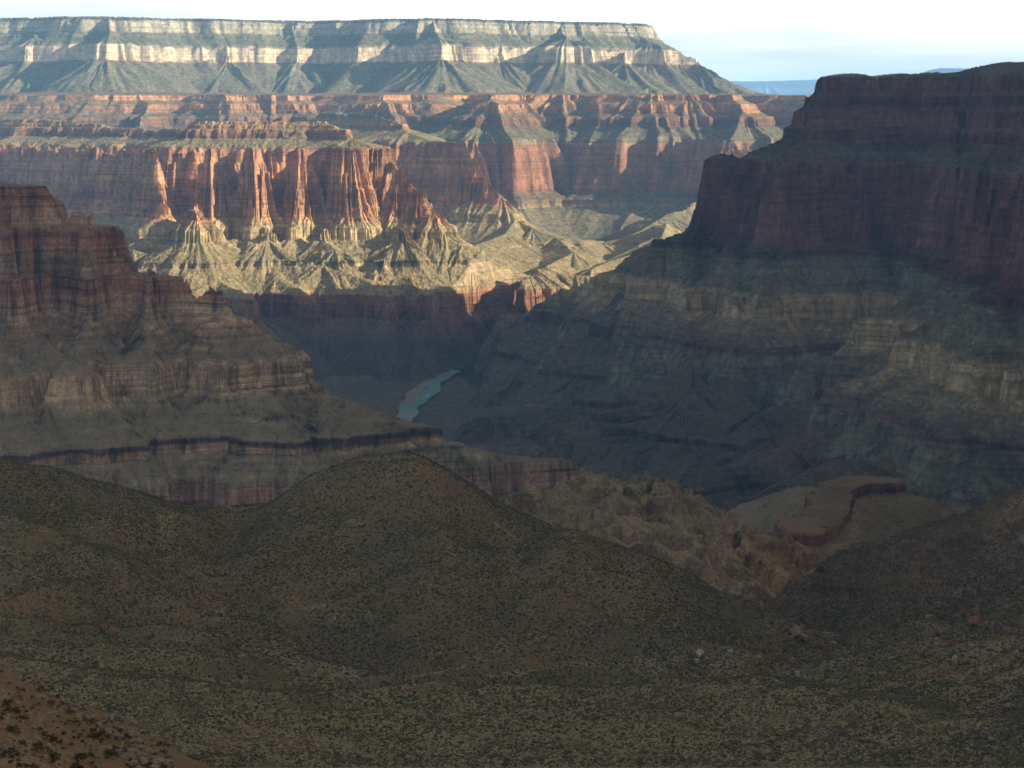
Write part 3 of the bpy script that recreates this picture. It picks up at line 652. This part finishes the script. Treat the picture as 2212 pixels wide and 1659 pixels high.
def scrub_mat(name, soil, soil2, red, sage, sage_amt=0.55, scale=0.42):
    m = bpy.data.materials.new(name); m.use_nodes = True; nt = m.node_tree; bs = nt.nodes['Principled BSDF']
    bs.inputs['Roughness'].default_value = 0.97; bs.inputs['Specular IOR Level'].default_value = 0.05
    pos = node(nt, 'ShaderNodeNewGeometry').outputs['Position']
    nz_ = node(nt, 'ShaderNodeSeparateXYZ'); nt.links.new(node(nt, 'ShaderNodeNewGeometry').outputs['Normal'], nz_.inputs[0])
    c = mix(nt, ramp(nt, noise(nt, pos, 0.013, 5, 0.6), [(0.40, 0.0), (0.62, 1.0)]), soil, soil2)
    c = mix(nt, ramp(nt, noise(nt, pos, 0.022, 6, 0.68), [(0.56, 0.0), (0.70, 0.9)]), c, red)
    flat = math_(nt, 'MULTIPLY', math_(nt, 'SUBTRACT', nz_.outputs['Z'], 0.968), 45.0, True)
    c = mix(nt, math_(nt, 'MULTIPLY', flat, 0.65), c, (0.40, 0.325, 0.17))
    pale = ramp(nt, noise(nt, pos, 0.02, 6, 0.7, (0.6, 1.6, 1.0)), [(0.60, 0.0), (0.72, 0.7)])
    c = mix(nt, pale, c, (0.42, 0.36, 0.19))
    st = ramp(nt, noise(nt, pos, scale, 3, 0.6), [(0.48, 0.0), (0.58, 1.0)])
    den = ramp(nt, noise(nt, pos, 0.03, 4, 0.6), [(0.3, 0.35), (0.62, 1.0)])
    c = mix(nt, math_(nt, 'MULTIPLY', mix(nt, 1.0, st, den, 'MULTIPLY'), sage_amt), c, sage)
    peb = noise(nt, pos, 0.9, 3, 0.75)
    c = mix(nt, 0.8, c, ramp(nt, peb, [(0.25, 0.5), (0.5, 1.0), (0.75, 1.55)]), 'MULTIPLY')
    nt.links.new(c, bs.inputs['Base Color'])
    b = node(nt, 'ShaderNodeBump'); b.inputs['Strength'].default_value = 0.7; b.inputs['Distance'].default_value = 0.5
    nt.links.new(peb, b.inputs['Height']); nt.links.new(b.outputs['Normal'], bs.inputs['Normal'])
    return m
m_val = scrub_mat('scrub_soil', (0.255, 0.19, 0.11), (0.20, 0.165, 0.095), (0.32, 0.18, 0.10), (0.09, 0.098, 0.055))
X, Y, Z = polar(val_z, -680, 2880, 640, 1450, px=1.9, row_px=1.9, back=90, nf=500)
put('valley_floor', grid_mesh('valley_floor', X, Y, Z, True), m_val)
log('valley', X.shape)

# ------------------------------------------------------------------ tan rocky ridge, small orange mesa, right hillside
S_tan = None
tan_ridges = [
    [(1090, 1090, 1420), (1164, 1052, 1480), (1231, 1056, 1500), (1277, 1030, 1520), (1304, 1034, 1520), (1345, 1052, 1520), (1391, 1041, 1530), (1421, 1041, 1530), (1475, 1072, 1520), (1518, 1100, 1500), (1558, 1128, 1480), (1600, 1165, 1440), (1660, 1215, 1400), (1715, 1254, 1370)],
    [(1277, 1032, 1520), (1330, 1100, 1420), (1400, 1150, 1360), (1470, 1215, 1300), (1560, 1270, 1250), (1635, 1306, 1220)],
    [(1421, 1045, 1530), (1450, 1110, 1430), (1500, 1170, 1360), (1560, 1220, 1320)],
    [(1200, 1070, 1440), (1260, 1120, 1340), (1360, 1180, 1260)],
    [(1558, 1138, 1480), (1615, 1152, 1520), (1650, 1172, 1560), (1680, 1195, 1600)],
    [(1615, 1154, 1520), (1640, 1185, 1460), (1665, 1222, 1420)],
]
tan_l = Landform(None, tan_ridges, [(85, 20, 'r', 0.3), (34, 15, 'r', 0.3), (13, 6, 'r', 0.3), (6, 2.2, 'p', 0.3)], gain=0.62, R=60, seed=51, ramp=25, rough=1.2, round_top=6, zrough=0.4)
def craggy(lf, stepz, k):
    def f(x, y, lod=0):
        z = lf.z(x, y, lod)
        if lod: return z
        q = z / stepz + 1.2 * fbm(x / 40, y / 40, 90, 3)          # tilted broken ledges
        fr = q - np.floor(q)
        m = smooth(0.0, 0.5, fbm(x / 60, y / 60, 92, 3) + 0.2)
        return z + m * k * stepz * (smooth(0.35, 0.65, fr) - fr)
    return f
m_tan = rock_mat('tan_ridge_rock', [(-420, (0.44, 0.31, 0.16)), (-345, (0.46, 0.30, 0.145)), (-322, (0.36, 0.28, 0.17)), (-250, (0.31, 0.265, 0.18))], (0.43, 0.335, 0.185), (0.34, 0.275, 0.165), (0.10, 0.10, 0.06), veg_scale=0.4, veg_amt=0.5, grain=0.35, steep=(0.42, 0.66), varnish_shade=0.3)
X, Y, Z = polar(craggy(tan_l, 16.0, 1.25), 1000, 1800, 1160, 1750, px=1.8, row_px=1.7, back=60, nf=500)
put('rocky_ridge', grid_mesh('rocky_ridge', X, Y, Z), m_tan, 'tan craggy rock ridge with orange outcrops behind the scrub hills', 'ridge')

S_sm = Strata(-375, [(-386, 2, 'c'), (-470, 120, 's'), (-520, 90, 's'), (-620, 180, 's')], top_slope=0.01, seed=61)
sm_top = [(1770, 1105, 1960), (1800, 1060, 1960), (1830, 1030, 2040), (1900, 1030, 2040)]
def pl(u, v, z):
    D = 1800.0
    for _i in range(30): D *= z / at(u, v, D)[2]
    x, y, _z = at(u, v, D); return (x, y)
sm_ridges = [[pl(1720, 1130, -375) + (-375.1, 'w'), pl(1750, 1140, -375) + (-375.1, 'w'), pl(1780, 1095, -375) + (-375.05, 'w'), pl(1810, 1050, -375) + (-375.05, 'w'), pl(1850, 1033, -375) + (-375.05, 'w'), pl(1905, 1036, -375) + (-375.1, 'w')],
             [pl(1905, 1036, -375) + (-375.1, 'w'), at(1975, 1068, 2080) + ('w',), at(2041, 1088, 2120) + ('w',), at(2098, 1102, 2150) + ('w',), at(2200, 1110, 2200) + ('w',)],
             [pl(1790, 1140, -375) + (-375, 'w'), at(1830, 1200, 1712) + ('w',), at(1800, 1245, 1680) + ('w',)],
             [pl(1700, 1120, -375) + (-378, 'w'), at(1650, 1140, 1785) + ('w',)],
             [at(1810, 1050, 1990) + ('w',), at(1700, 1055, 2100) + ('w',), at(1600, 1090, 2200) + ('w',)]]
class Mesa(Landform):
    pass
sm = Landform(S_sm, sm_ridges, [(60, 10, 'r', 0.15), (24, 4, 'p', 0.1), (9, 1.4, 'p', 0.1)], gain=1.0, R=60, seed=63, ramp=20, rough=2.2, zrough=0.6, worn=0.4)
sm_in = [((p[0]), (p[1])) for p in [q[:2] for q in sm_ridges[0]]]
_h0 = sm.h
def sm_h(x, y, lod=0):
    h = _h0(x, y, lod)
    dm = np.full(x.shape, 1e9)
    for (ax, ay), (bx_, by_) in zip(sm_in[:-1], sm_in[1:]):
        dx, dy = bx_ - ax, by_ - ay
        t = np.clip(((x - ax) * dx + (y - ay) * dy) / (dx * dx + dy * dy), 0, 1)
        dm = np.minimum(dm, np.hypot(x - ax - t * dx, y - ay - t * dy))
    edge = 20 + 8 * fbm(x / 30, y / 30, 71, 3)
    return np.maximum(h, edge - dm)
sm.h = sm_h
m_sm = rock_mat('orange_mesa_rock', [(-640, OLIVE), (-480, TAN), (-400, (0.24, 0.20, 0.11)), (-389, TAN), (-386, (0.17, 0.10, 0.07)), (-377, (0.25, 0.125, 0.08)), (-375.5, (0.36, 0.21, 0.12))], (0.20, 0.165, 0.095), (0.245, 0.19, 0.11), SAGE, veg_scale=0.25, veg_amt=0.4, grain=0.25)
X, Y, Z = polar(sm.z, 1480, 2260, 1450, 2450, px=1.8, row_px=1.8, back=60, nf=500)
put('orange_mesa', grid_mesh('orange_mesa', X, Y, Z), m_sm, 'small orange flat topped mesa with a thin dark red cliff edge in the side valley', 'mesa')

rh_pts = [at(*p) for p in [(2400, 960, 1180), (2300, 1000, 1210), (2212, 1052, 1240), (2150, 1080, 1260), (2060, 1112, 1290), (2000, 1132, 1300), (1920, 1165, 1310), (1850, 1190, 1310), (1800, 1200, 1300), (1760, 1240, 1270), (1715, 1270, 1250), (1670, 1290, 1240), (1645, 1305, 1235),
     (1690, 1330, 1190), (1760, 1350, 1140), (1800, 1375, 1100), (1850, 1290, 1170), (1900, 1350, 1100), (1950, 1250, 1190), (2000, 1330, 1090), (2050, 1200, 1210), (2100, 1300, 1110), (2212, 1150, 1190), (2212, 1250, 1120), (2212, 1360, 1030), (2350, 1150, 1130), (2350, 1300, 1040), (2350, 1420, 950), (2100, 1400, 1010),
     (1760, 1300, 1200), (1870, 1230, 1240), (2900, 880, 1190), (2900, 1100, 1100), (2900, 1350, 960)]] + [(420, 1500, -370), (300, 1480, -420), (200, 1400, -420), (140, 1300, -390), (560, 1480, -350), (650, 1500, -350), (350, 1420, -360), (480, 1420, -330), (250, 1700, -470), (450, 1700, -470), (650, 1700, -450)]
rh_f = tps(rh_pts, 0.0003)
def rh_z(x, y, lod=0):
    z = rh_f(x, y)
    if lod: return z
    n = fbm(x / 42, y / 42, 101, 4)
    z = z + 8.0 * (0.4 - np.abs(n)) + 0.8 * fbm(x / 9, y / 9, 103, 3)
    q = z / 7.0 + 1.1 * fbm(x / 25, y / 25, 105, 3); fr = q - np.floor(q)
    m = smooth(0.1, 0.55, fbm(x / 50, y / 50, 107, 3) + 0.25 * smooth(1200, 1280, y))
    return z - 3.4 + m * 6.0 * (smooth(0.3, 0.6, fr) - fr)
m_rh = rock_mat('brown_hillside_rock', [(-420, (0.19, 0.11, 0.08)), (-330, (0.25, 0.155, 0.105)), (-200, (0.22, 0.16, 0.115))], (0.185, 0.145, 0.095), (0.165, 0.145, 0.10), (0.06, 0.07, 0.042), veg_scale=0.42, veg_amt=0.6, grain=0.4, steep=(0.7, 0.86))
X, Y, Z = polar(rh_z, 1600, 2880, 1000, 1500, px=1.8, row_px=1.8, back=60, nf=400)
put('brown_hillside', grid_mesh('brown_hillside', X, Y, Z), m_rh, 'dark brown rocky hillside rising at the right edge of the scrub valley', 'hillside')
log('near hills')

# ------------------------------------------------------------------ slope at the photographer's feet
ns_pts = [at(*p) for p in [(-200, 1390, 240), (-100, 1412, 238), (0, 1446, 235), (60, 1472, 232), (117, 1499, 229), (160, 1513, 226), (200, 1536, 222), (227, 1546, 219), (277, 1583, 214), (320, 1616, 208), (353, 1634, 204), (390, 1658, 200), (450, 1700, 194),
     (0, 1659, 172), (100, 1659, 176), (200, 1659, 182), (300, 1659, 192), (-150, 1659, 168), (-150, 1520, 205), (0, 1540, 204), (100, 1580, 200), (200, 1600, 204), (-800, 1360, 245), (-800, 1659, 168), (-1500, 1300, 255), (-1500, 1659, 168)]]
ns_pts += [(-90, 270, -105), (-50, 275, -112), (-20, 250, -108), (0, 220, -95), (-90, 330, -140), (-20, 330, -150), (30, 280, -130), (-30, 100, -38), (0, 50, -24), (0, 0, -2.2), (20, 100, -46), (40, 180, -86), (-60, 0, 4), (-70, 90, -24), (60, 60, -34), (70, 250, -120)]
ns_f = tps(ns_pts, 0.0)
def ns_z(x, y, lod=0):
    z = ns_f(x, y)
    if lod: return z
    return z + 0.35 * fbm(x / 5, y / 5, 121, 4) + 0.10 * fbm(x / 1.1, y / 1.1, 123, 3) - 0.2
m_ns = scrub_mat('red_soil', (0.27, 0.155, 0.085), (0.25, 0.175, 0.105), (0.33, 0.145, 0.07), (0.15, 0.13, 0.08), 0.5, 0.9)
X, Y, Z = polar(ns_z, -1400, 560, 24, 330, px=1.6, row_px=1.6, back=80, nf=400)
put('near_slope', grid_mesh('near_slope', X, Y, Z, True), m_ns)
log('near slope')

# ------------------------------------------------------------------ boulders
def drop(u, v, zf, D0, D1):
    D = np.linspace(D0, D1, 1200)
    b = at(u, v, 1.0)
    x, z = b[0] * D, b[2] * D
    k = np.nonzero(zf(x, D, 1) >= z)[0]
    if len(k) == 0: return None
    i = k[0]; return float(x[i]), float(D[i]), float(zf(np.array([x[i]]), np.array([D[i]]), 1)[0])
def hull_mesh(name, n, sq, seed):
    r = np.random.default_rng(seed)
    p = r.normal(size=(n, 3)); p /= np.linalg.norm(p, axis=1)[:, None]; p *= (0.5 * r.uniform(.8, 1.05, (n, 1))) * np.array(sq)
    bm = bmesh.new()
    for q in p: bm.verts.new(q)
    res = bmesh.ops.convex_hull(bm, input=bm.verts[:])
    bmesh.ops.delete(bm, geom=[g for g in res['geom_interior'] if isinstance(g, bmesh.types.BMVert)], context='VERTS')
    bmesh.ops.subdivide_edges(bm, edges=bm.edges[:], cuts=2, use_grid_fill=True)
    bmesh.ops.triangulate(bm, faces=bm.faces[:])
    for v in bm.verts:
        c = np.array(v.co); f = perlin(np.array([c[0] * 4 + c[2] * 3]), np.array([c[1] * 4 - c[2] * 2.3]), seed)[0]
        v.co += v.co.normalized() * 0.07 * f
    me = bpy.data.meshes.new(name); bm.to_mesh(me); bm.free(); return me
def stone_mat(name, a, b):
    m = bpy.data.materials.new(name); m.use_nodes = True; nt = m.node_tree; bs = nt.nodes['Principled BSDF']
    bs.inputs['Roughness'].default_value = 0.95; bs.inputs['Specular IOR Level'].default_value = 0.1
    tcn = node(nt, 'ShaderNodeTexCoord')
    c = mix(nt, ramp(nt, noise(nt, tcn.outputs['Object'], 3.0, 5, 0.65), [(0.38, 0.0), (0.62, 1.0)]), a, b)
    c = mix(nt, 0.8, c, ramp(nt, noise(nt, tcn.outputs['Object'], 9.0, 4, 0.7), [(0.3, 0.55), (0.55, 1.0), (0.75, 1.3)]), 'MULTIPLY')
    nt.links.new(c, bs.inputs['Base Color'])
    bp = node(nt, 'ShaderNodeBump'); bp.inputs['Strength'].default_value = 0.6; bp.inputs['Distance'].default_value = 0.1
    nt.links.new(noise(nt, tcn.outputs['Object'], 7.0, 4, 0.7), bp.inputs['Height']); nt.links.new(bp.outputs['Normal'], bs.inputs['Normal'])
    return m
st_grey = stone_mat('grey_limestone', (0.40, 0.36, 0.29), (0.27, 0.24, 0.19))
st_red = stone_mat('red_sandstone', (0.42, 0.20, 0.11), (0.28, 0.13, 0.08))
st_pink = stone_mat('pinkish_stone', (0.46, 0.33, 0.27), (0.30, 0.20, 0.16))
st_white = stone_mat('whitish_stone', (0.58, 0.53, 0.46), (0.38, 0.33, 0.28))
hulls = {}
def boulder(pt, size, mat, label, group=None, sq=(1.2, 1.0, 0.8), seed=0, sink=0.34):
    key = (mat.name, seed % 7, sq)
    if key not in hulls:
        hulls[key] = hull_mesh('boulder', 13 + seed % 7 * 2, sq, 100 + seed % 7); hulls[key].materials.append(mat)
    o = bpy.data.objects.new('boulder', hulls[key]); C.objects.link(o)
    o.location = (pt[0], pt[1], pt[2] + size * sq[2] * (0.5 - sink) * 0.9); o.scale = (size,) * 3
    o.rotation_euler = (random.uniform(-.25, .25), random.uniform(-.25, .25), random.uniform(0, 6.28))
    o['label'] = label; o['category'] = 'boulder'
    if group: o['group'] = group
    return o
def both(x, y, l=1): return np.where((x / y > (1600 - W2) / F) & (y > 1000), np.maximum(val_z(x, y, l), rh_z(x, y, l)), val_z(x, y, l))
big_rocks = [
    (223, 1357, 20, st_red, 'left of two red boulders on the scrub slope at the left of the valley', (1.2, 1, .8)),
    (241, 1364, 18, st_red, 'right of two red boulders on the scrub slope at the left of the valley', (1, 1, .9)),
    (388, 1639, 12, st_red, 'lone orange rock on the scrub below the pale outcrop of the near slope', (.8, .7, 1.2)),
    (1511, 1413, 40, st_white, 'long whitish slab at the left end of the rocks under the middle hill', (1.5, .7, .35)),
    (1527, 1428, 17, st_pink, 'small pale block just below the long whitish slab', (1.2, 1, .8)),
    (1506, 1429, 12, st_white, 'smallest pale block under the long whitish slab', (1, 1, .8)),
    (1577, 1407, 15, st_white, 'pale flat rock right of the long whitish slab', (1.3, 1, .5)),
    (1602, 1409, 11, st_red, 'small orange rock between the pale flat rock and the rubble patch', (1, 1, .8)),
    (1720, 1370, 30, st_pink, 'tall pinkish rock pile at the foot of the tan hill shoulder', (1.0, .9, 1.0)),
    (1736, 1378, 22, st_pink, 'lower pinkish block leaning on the right of the tall rock pile', (1.3, 1, .8)),
    (1708, 1381, 16, st_red, 'red block at the left foot of the tall pinkish rock pile', (1, .8, .9)),
    (1682, 1418, 22, st_red, 'dark red broken rock in the middle of the rubble patch', (1.3, 1, .7)),
    (1714, 1429, 14, st_pink, 'pale pointed rock at the right of the rubble patch', (1, .9, 1)),
    (1722, 1457, 11, st_white, 'small whitish rock at the lower end of the rubble patch', (.8, .8, 1.1)),
    (1640, 1421, 9, st_white, 'little whitish stone left of the dark red broken rock', (1, 1, .8)),
    (2106, 1343, 36, st_red, 'large rounded red boulder high on the right hillside', (1.35, 1, .75)),
    (2055, 1389, 22, st_red, 'orange block below the large rounded boulder on the right hillside', (1.4, 1, .7)),
    (2006, 1333, 24, st_pink, 'upper tilted slab of the pair on the small green rise', (1.5, .6, .5)),
    (2031, 1364, 24, st_pink, 'lower tilted slab of the pair on the small green rise', (1.4, .7, .6)),
    (2022, 1383, 16, st_pink, 'flat pinkish rock under the tilted slab pair', (1.4, 1, .5)),
    (1939, 1343, 14, st_red, 'small red rock beside a pale scar on the slope', (1.1, 1, .9)),
    (2063, 1426, 12, st_white, 'pale upright stone halfway down the right slope', (.8, .8, 1.1)),
    (2041, 1463, 18, st_red, 'orange rock with a pointed top low on the right slope', (1.1, .9, .9)),
    (2008, 1456, 14, st_red, 'flat red rock left of the pointed orange rock', (1.5, 1, .45)),
    (2146, 1478, 26, st_red, 'broad red slab casting a dark hollow at the right edge', (1.6, 1, .5)),
    (2185, 1503, 11, st_pink, 'small pink stone below the broad red slab', (1, 1, .8)),
    (2135, 1523, 14, st_pink, 'left of the low pair of pinkish rocks near the right edge', (1, 1, .9)),
    (2178, 1527, 18, st_pink, 'right of the low pair of pinkish rocks near the right edge', (1.2, 1, .8)),
    (2152, 1541, 14, st_red, 'lowest reddish rock of the right slope', (1.3, 1, .6)),
    (1926, 1483, 12, st_pink, 'lone pinkish stone at the edge of the green flat', (1.1, 1, .8)),
    (1836, 1555, 12, st_red, 'lone reddish rock lying out on the valley floor', (1.3, 1, .6)),
    (129, 1040, 7, st_red, 'orange rock sticking out of the left hill crest', (1, 1, .9)),
]
for i, (u, v, w, m, lab, sq) in enumerate(big_rocks):
    p = drop(u, v, both, 690, 1350)
    if p:
        boulder(p, w * p[1] / F / sq[0] * 1.2, m, lab, None, sq, i)
        for k in range(5):                                # its own broken bits lie around it
            x_, y_ = p[0] + random.gauss(0, 2.6), p[1] + random.gauss(0, 4.0)
            z_ = float(both(np.array([x_]), np.array([y_]), 1)[0])
            boulder((x_, y_, z_), random.uniform(.5, 1.5), m, 'broken stone among the rubble round the bigger boulders of the valley', 'rubble stones round the boulders', (1.3, 1.0, 0.6), i + k)
# broken pale outcrop along the edge of the near slope
edge = [(80, 1478), (110, 1493), (125, 1507), (150, 1512), (165, 1522), (185, 1533), (205, 1545), (225, 1556), (248, 1572), (270, 1588), (290, 1604), (312, 1622), (330, 1636), (350, 1646), (372, 1655)]
r4 = random.Random(4)
for i in range(95):
    t = r4.random() ** 0.75 * (len(edge) - 1.01); k = int(t); f = t - k
    u = edge[k][0] * (1 - f) + edge[k + 1][0] * f - abs(r4.gauss(0, 10 + 2.2 * t)) + 3 + 26 * math.sin(math.pi * t / 14.0); v = edge[k][1] * (1 - f) + edge[k + 1][1] * f + abs(r4.gauss(0, 8)) + 1
    p = drop(u, v, ns_z, 150, 300)
    if p: boulder(p, r4.uniform(0.25, 0.95) * (1.25 if t > 6 else .85), st_grey, 'pale grey limestone block in the broken outcrop along the near slope edge', 'limestone blocks along the near slope edge', (1.2, 1.0, 0.8), i, 0.15)
for i in range(40):
    p = drop(r4.uniform(-5, 300), r4.uniform(1500, 1659), ns_z, 150, 300)
    if p and p[1] < 232: boulder(p, r4.uniform(.12, .38), r4.choice([st_red, st_red, st_grey]), 'small loose stone lying on the red soil of the near slope', 'loose stones on the near slope', (1.3, 1.0, 0.6), i)

# ------------------------------------------------------------------ shrubs
def shrub_mat(name, a, b, c):
    m = bpy.data.materials.new(name); m.use_nodes = True; nt = m.node_tree; bs = nt.nodes['Principled BSDF']
    bs.inputs['Roughness'].default_value = 1.0; bs.inputs['Specular IOR Level'].default_value = 0.05
    pos = node(nt, 'ShaderNodeNewGeometry').outputs['Position']
    col = mix(nt, ramp(nt, noise(nt, pos, 0.35, 2, 0.6), [(0.42, 0.0), (0.6, 1.0)]), a, b)
    col = mix(nt, ramp(nt, noise(nt, pos, 0.028, 5, 0.65), [(0.55, 0.0), (0.68, 1.0)]), col, c)
    nt.links.new(col, bs.inputs['Base Color']); return m
m_sh = shrub_mat('shrub_leaves', (0.095, 0.093, 0.05), (0.16, 0.148, 0.08), (0.25, 0.215, 0.10))
m_br = shrub_mat('shrub_twigs', (0.11, 0.085, 0.06), (0.13, 0.10, 0.07), (0.14, 0.11, 0.07))
def leafy(name, seed, n=420, flat=0.62):
    r = np.random.default_rng(seed)
    lobes = r.normal(size=(9, 3)) * np.array([.42, .42, .16]) + np.array([0, 0, .42])
    c = lobes[r.integers(0, 9, n)] + r.normal(size=(n, 3)) * np.array([.17, .17, .14]); c[:, 2] = np.abs(c[:, 2])
    d1 = r.normal(size=(n, 3)); d1 /= np.linalg.norm(d1, axis=1)[:, None]
    d2 = np.cross(d1, r.normal(size=(n, 3))); d2 /= np.linalg.norm(d2, axis=1)[:, None]
    s = r.uniform(.05, .11, (n, 1))
    co = np.stack([c - d1 * s * 1.5, c + d2 * s * .7, c + d1 * s * 1.5, c - d2 * s * .7], 1).reshape(-1, 3); co[:, 2] *= flat / .62
    me = raw_mesh(name, co, np.arange(n * 4).reshape(-1, 4)); me.materials.append(m_sh); return me
def twigs(seed):
    r = np.random.default_rng(seed); co, fa = [], []
    for k in range(10):
        e = r.normal(size=3) * np.array([.4, .4, .1]) + np.array([0, 0, .5]); b = len(co)
        for q, w in ((np.zeros(3), .03), (e * .6 + np.array([0, 0, .05]), .02), (e, .008)):
            for j in range(3): co.append(q + w * np.array([math.cos(j * 2.1), math.sin(j * 2.1), 0]))
        for l in range(2):
            for j in range(3): fa.append((b + l * 3 + j, b + l * 3 + (j + 1) % 3, b + l * 3 + 3 + (j + 1) % 3, b + l * 3 + 3 + j))
    me = raw_mesh('branches', np.array(co), np.array(fa)); me.materials.append(m_br); return me
leafs = [leafy('foliage', 200 + k) for k in range(6)]; twig = [twigs(300 + k) for k in range(3)]
n_sh = [0]
def shrub(p, r_, label, group=None, k=0):
    o = bpy.data.objects.new('desert_shrub', None); C.objects.link(o)
    o.location = (p[0], p[1], p[2] - 0.04); o.scale = (r_, r_, r_ * random.uniform(.75, 1.1)); o.rotation_euler = (0, 0, random.uniform(0, 6.28))
    o['label'] = label; o['category'] = 'shrub'
    if group: o['group'] = group
    for nm, me in (('foliage', leafs[k % 6]), ('branches', twig[k % 3])):
        c = bpy.data.objects.new(nm, me); C.objects.link(c); c.parent = o
    n_sh[0] += 1
for i, (u, v, r_, lab) in enumerate([
    (207, 1592, 1.15, 'big dark bush beside the pale outcrop in the middle of the near slope'), (27, 1578, .75, 'round dark bush near the left end of the red near slope'),
    (17, 1522, .8, 'highest dark bush at the left end of the near slope'), (113, 1638, .95, 'dark bush low on the red soil left of the pale outcrop'),
    (167, 1642, .85, 'greyish bush between the low dark bush and the pale blocks'), (23, 1632, .8, 'pale grey bush at the lower left corner'),
    (83, 1618, .6, 'small grey bush just above the low dark bush'), (238, 1634, .8, 'bush squeezed among the pale blocks low on the near slope')]):
    p = drop(u, v, ns_z, 150, 300)
    if p: shrub(p, r_, lab, None, i)
tries = 0
while n_sh[0] < 235 and tries < 4000:
    tries += 1
    p = drop(r4.uniform(-20, 385), r4.uniform(1450, 1665), ns_z, 150, 300)
    if p and p[1] < 238: shrub(p, r4.choice([.16, .2, .22, .26, .3, .38, .5]), 'low grey green shrub dotted over the red soil of the near slope', 'shrubs on the near slope', tries)

ru = np.random.default_rng(77)
N = 620000
py = np.sqrt(ru.uniform(690 ** 2, 1420 ** 2, N)); px = ru.uniform(-335, 340, N) / 1000 * py
zv, zr = val_z(px, py, 0), rh_z(px, py, 0)
on_r = (zr > zv) & (px / py > (1600 - W2) / F) & (py > 1000)
pz = np.where(on_r, zr, zv)
dens = np.clip(0.78 + 0.4 * fbm(px / 60, py / 60, 131, 4), 0.15, 1)
gr_ = np.hypot(val_z(px + 6, py, 1) - val_z(px - 6, py, 1), val_z(px, py + 6, 1) - val_z(px, py - 6, 1)) / 12
dens = dens * (0.55 + 0.45 * smooth(0.12, 0.32, gr_))
# keep what the ridgelines do not hide
aa = np.linspace(-.35, .36, 560); yy = np.linspace(640, 1430, 500)
zz = both(aa[None] * yy[:, None], np.repeat(yy[:, None], 560, 1), 0) / yy[:, None]
run = np.maximum.accumulate(zz, 0)
ii = np.clip(((py - 640) / 790 * 499).astype(int), 0, 499); jj = np.clip(((px / py + .35) / .71 * 559).astype(int), 0, 559)
vis = (pz + 1.5) / py > run[ii, jj] - 0.002
vpix = YH - pz / py * F
vis &= (vpix < 1700) & (ru.random(N) < dens)
hidden_by_near = (px / py * F + W2 < 400) & (vpix > 1490 + (px / py * F + W2) * 0.55)
vis &= ~hidden_by_near
px, py, pz, on_r = px[vis], py[vis], pz[vis], on_r[vis]
rad = np.clip(ru.lognormal(-1.0, 0.5, len(px)), .17, 1.4)
order = np.argsort(-(rad / py))
for i in order[:300 - n_sh[0]]:
    shrub((px[i], py[i], pz[i]), float(rad[i]) * 1.15, 'sage coloured shrub scattered over the open valley floor', 'shrubs on the valley floor', int(i))
rest = order[300 - n_sh[0] if n_sh[0] < 300 else 0:]
px, py, pz, rad = px[rest], py[rest], pz[rest], rad[rest]
t_ = (1 + 5 ** .5) / 2
ico = np.array([(-1, t_, 0), (1, t_, 0), (-1, -t_, 0), (1, -t_, 0), (0, -1, t_), (0, 1, t_), (0, -1, -t_), (0, 1, -t_), (t_, 0, -1), (t_, 0, 1), (-t_, 0, -1), (-t_, 0, 1)]) / 1.9
icf = np.array([(0, 11, 5), (0, 5, 1), (0, 1, 7), (0, 7, 10), (0, 10, 11), (1, 5, 9), (5, 11, 4), (11, 10, 2), (10, 7, 6), (7, 1, 8), (3, 9, 4), (3, 4, 2), (3, 2, 6), (3, 6, 8), (3, 8, 9), (4, 9, 5), (2, 4, 11), (6, 2, 10), (8, 6, 7), (9, 8, 1)])
n = len(px)
co = ico[None] * ru.uniform(.55, 1.25, (n, 12, 1)) * rad[:, None, None] * np.array([1, 1, .7])
co = co + np.stack([px, py, pz + rad * .35], -1)[:, None]
fa = icf[None] + (np.arange(n) * 12)[:, None, None]
put('desert_scrub', raw_mesh('desert_scrub', co.reshape(-1, 3), fa.reshape(-1, 3)), m_sh, 'low sagebrush scrub covering the valley floor and the near hills', 'scrub', 'stuff')
log('scrub', n, 'things', sum(1 for o in C.objects if o.name.startswith('boulder')))

# ------------------------------------------------------------------ air
def box_mesh(name, lo, hi):
    v = np.array([[x, y, z] for z in (lo[2], hi[2]) for y in (lo[1], hi[1]) for x in (lo[0], hi[0])])
    f = np.array([[0, 2, 3, 1], [4, 5, 7, 6], [0, 1, 5, 4], [2, 6, 7, 3], [0, 4, 6, 2], [1, 3, 7, 5]])
    return raw_mesh(name, v, f)
m_h = bpy.data.materials.new('haze_air'); m_h.use_nodes = True; n3 = m_h.node_tree; n3.nodes.clear()
o3 = node(n3, 'ShaderNodeOutputMaterial'); pv = node(n3, 'ShaderNodeVolumePrincipled')
pv.inputs['Color'].default_value = (0.26, 0.58, 1.0, 1); pv.inputs['Density'].default_value = HAZE
pv.inputs['Anisotropy'].default_value = 0.0
n3.links.new(pv.outputs[0], o3.inputs['Volume'])
hz = put('haze', box_mesh('haze', (-20000, -3000, -1200), (20000, 29000, 490)), m_h, 'thin blue haze filling the canyon air', 'haze', 'stuff')
log('done')
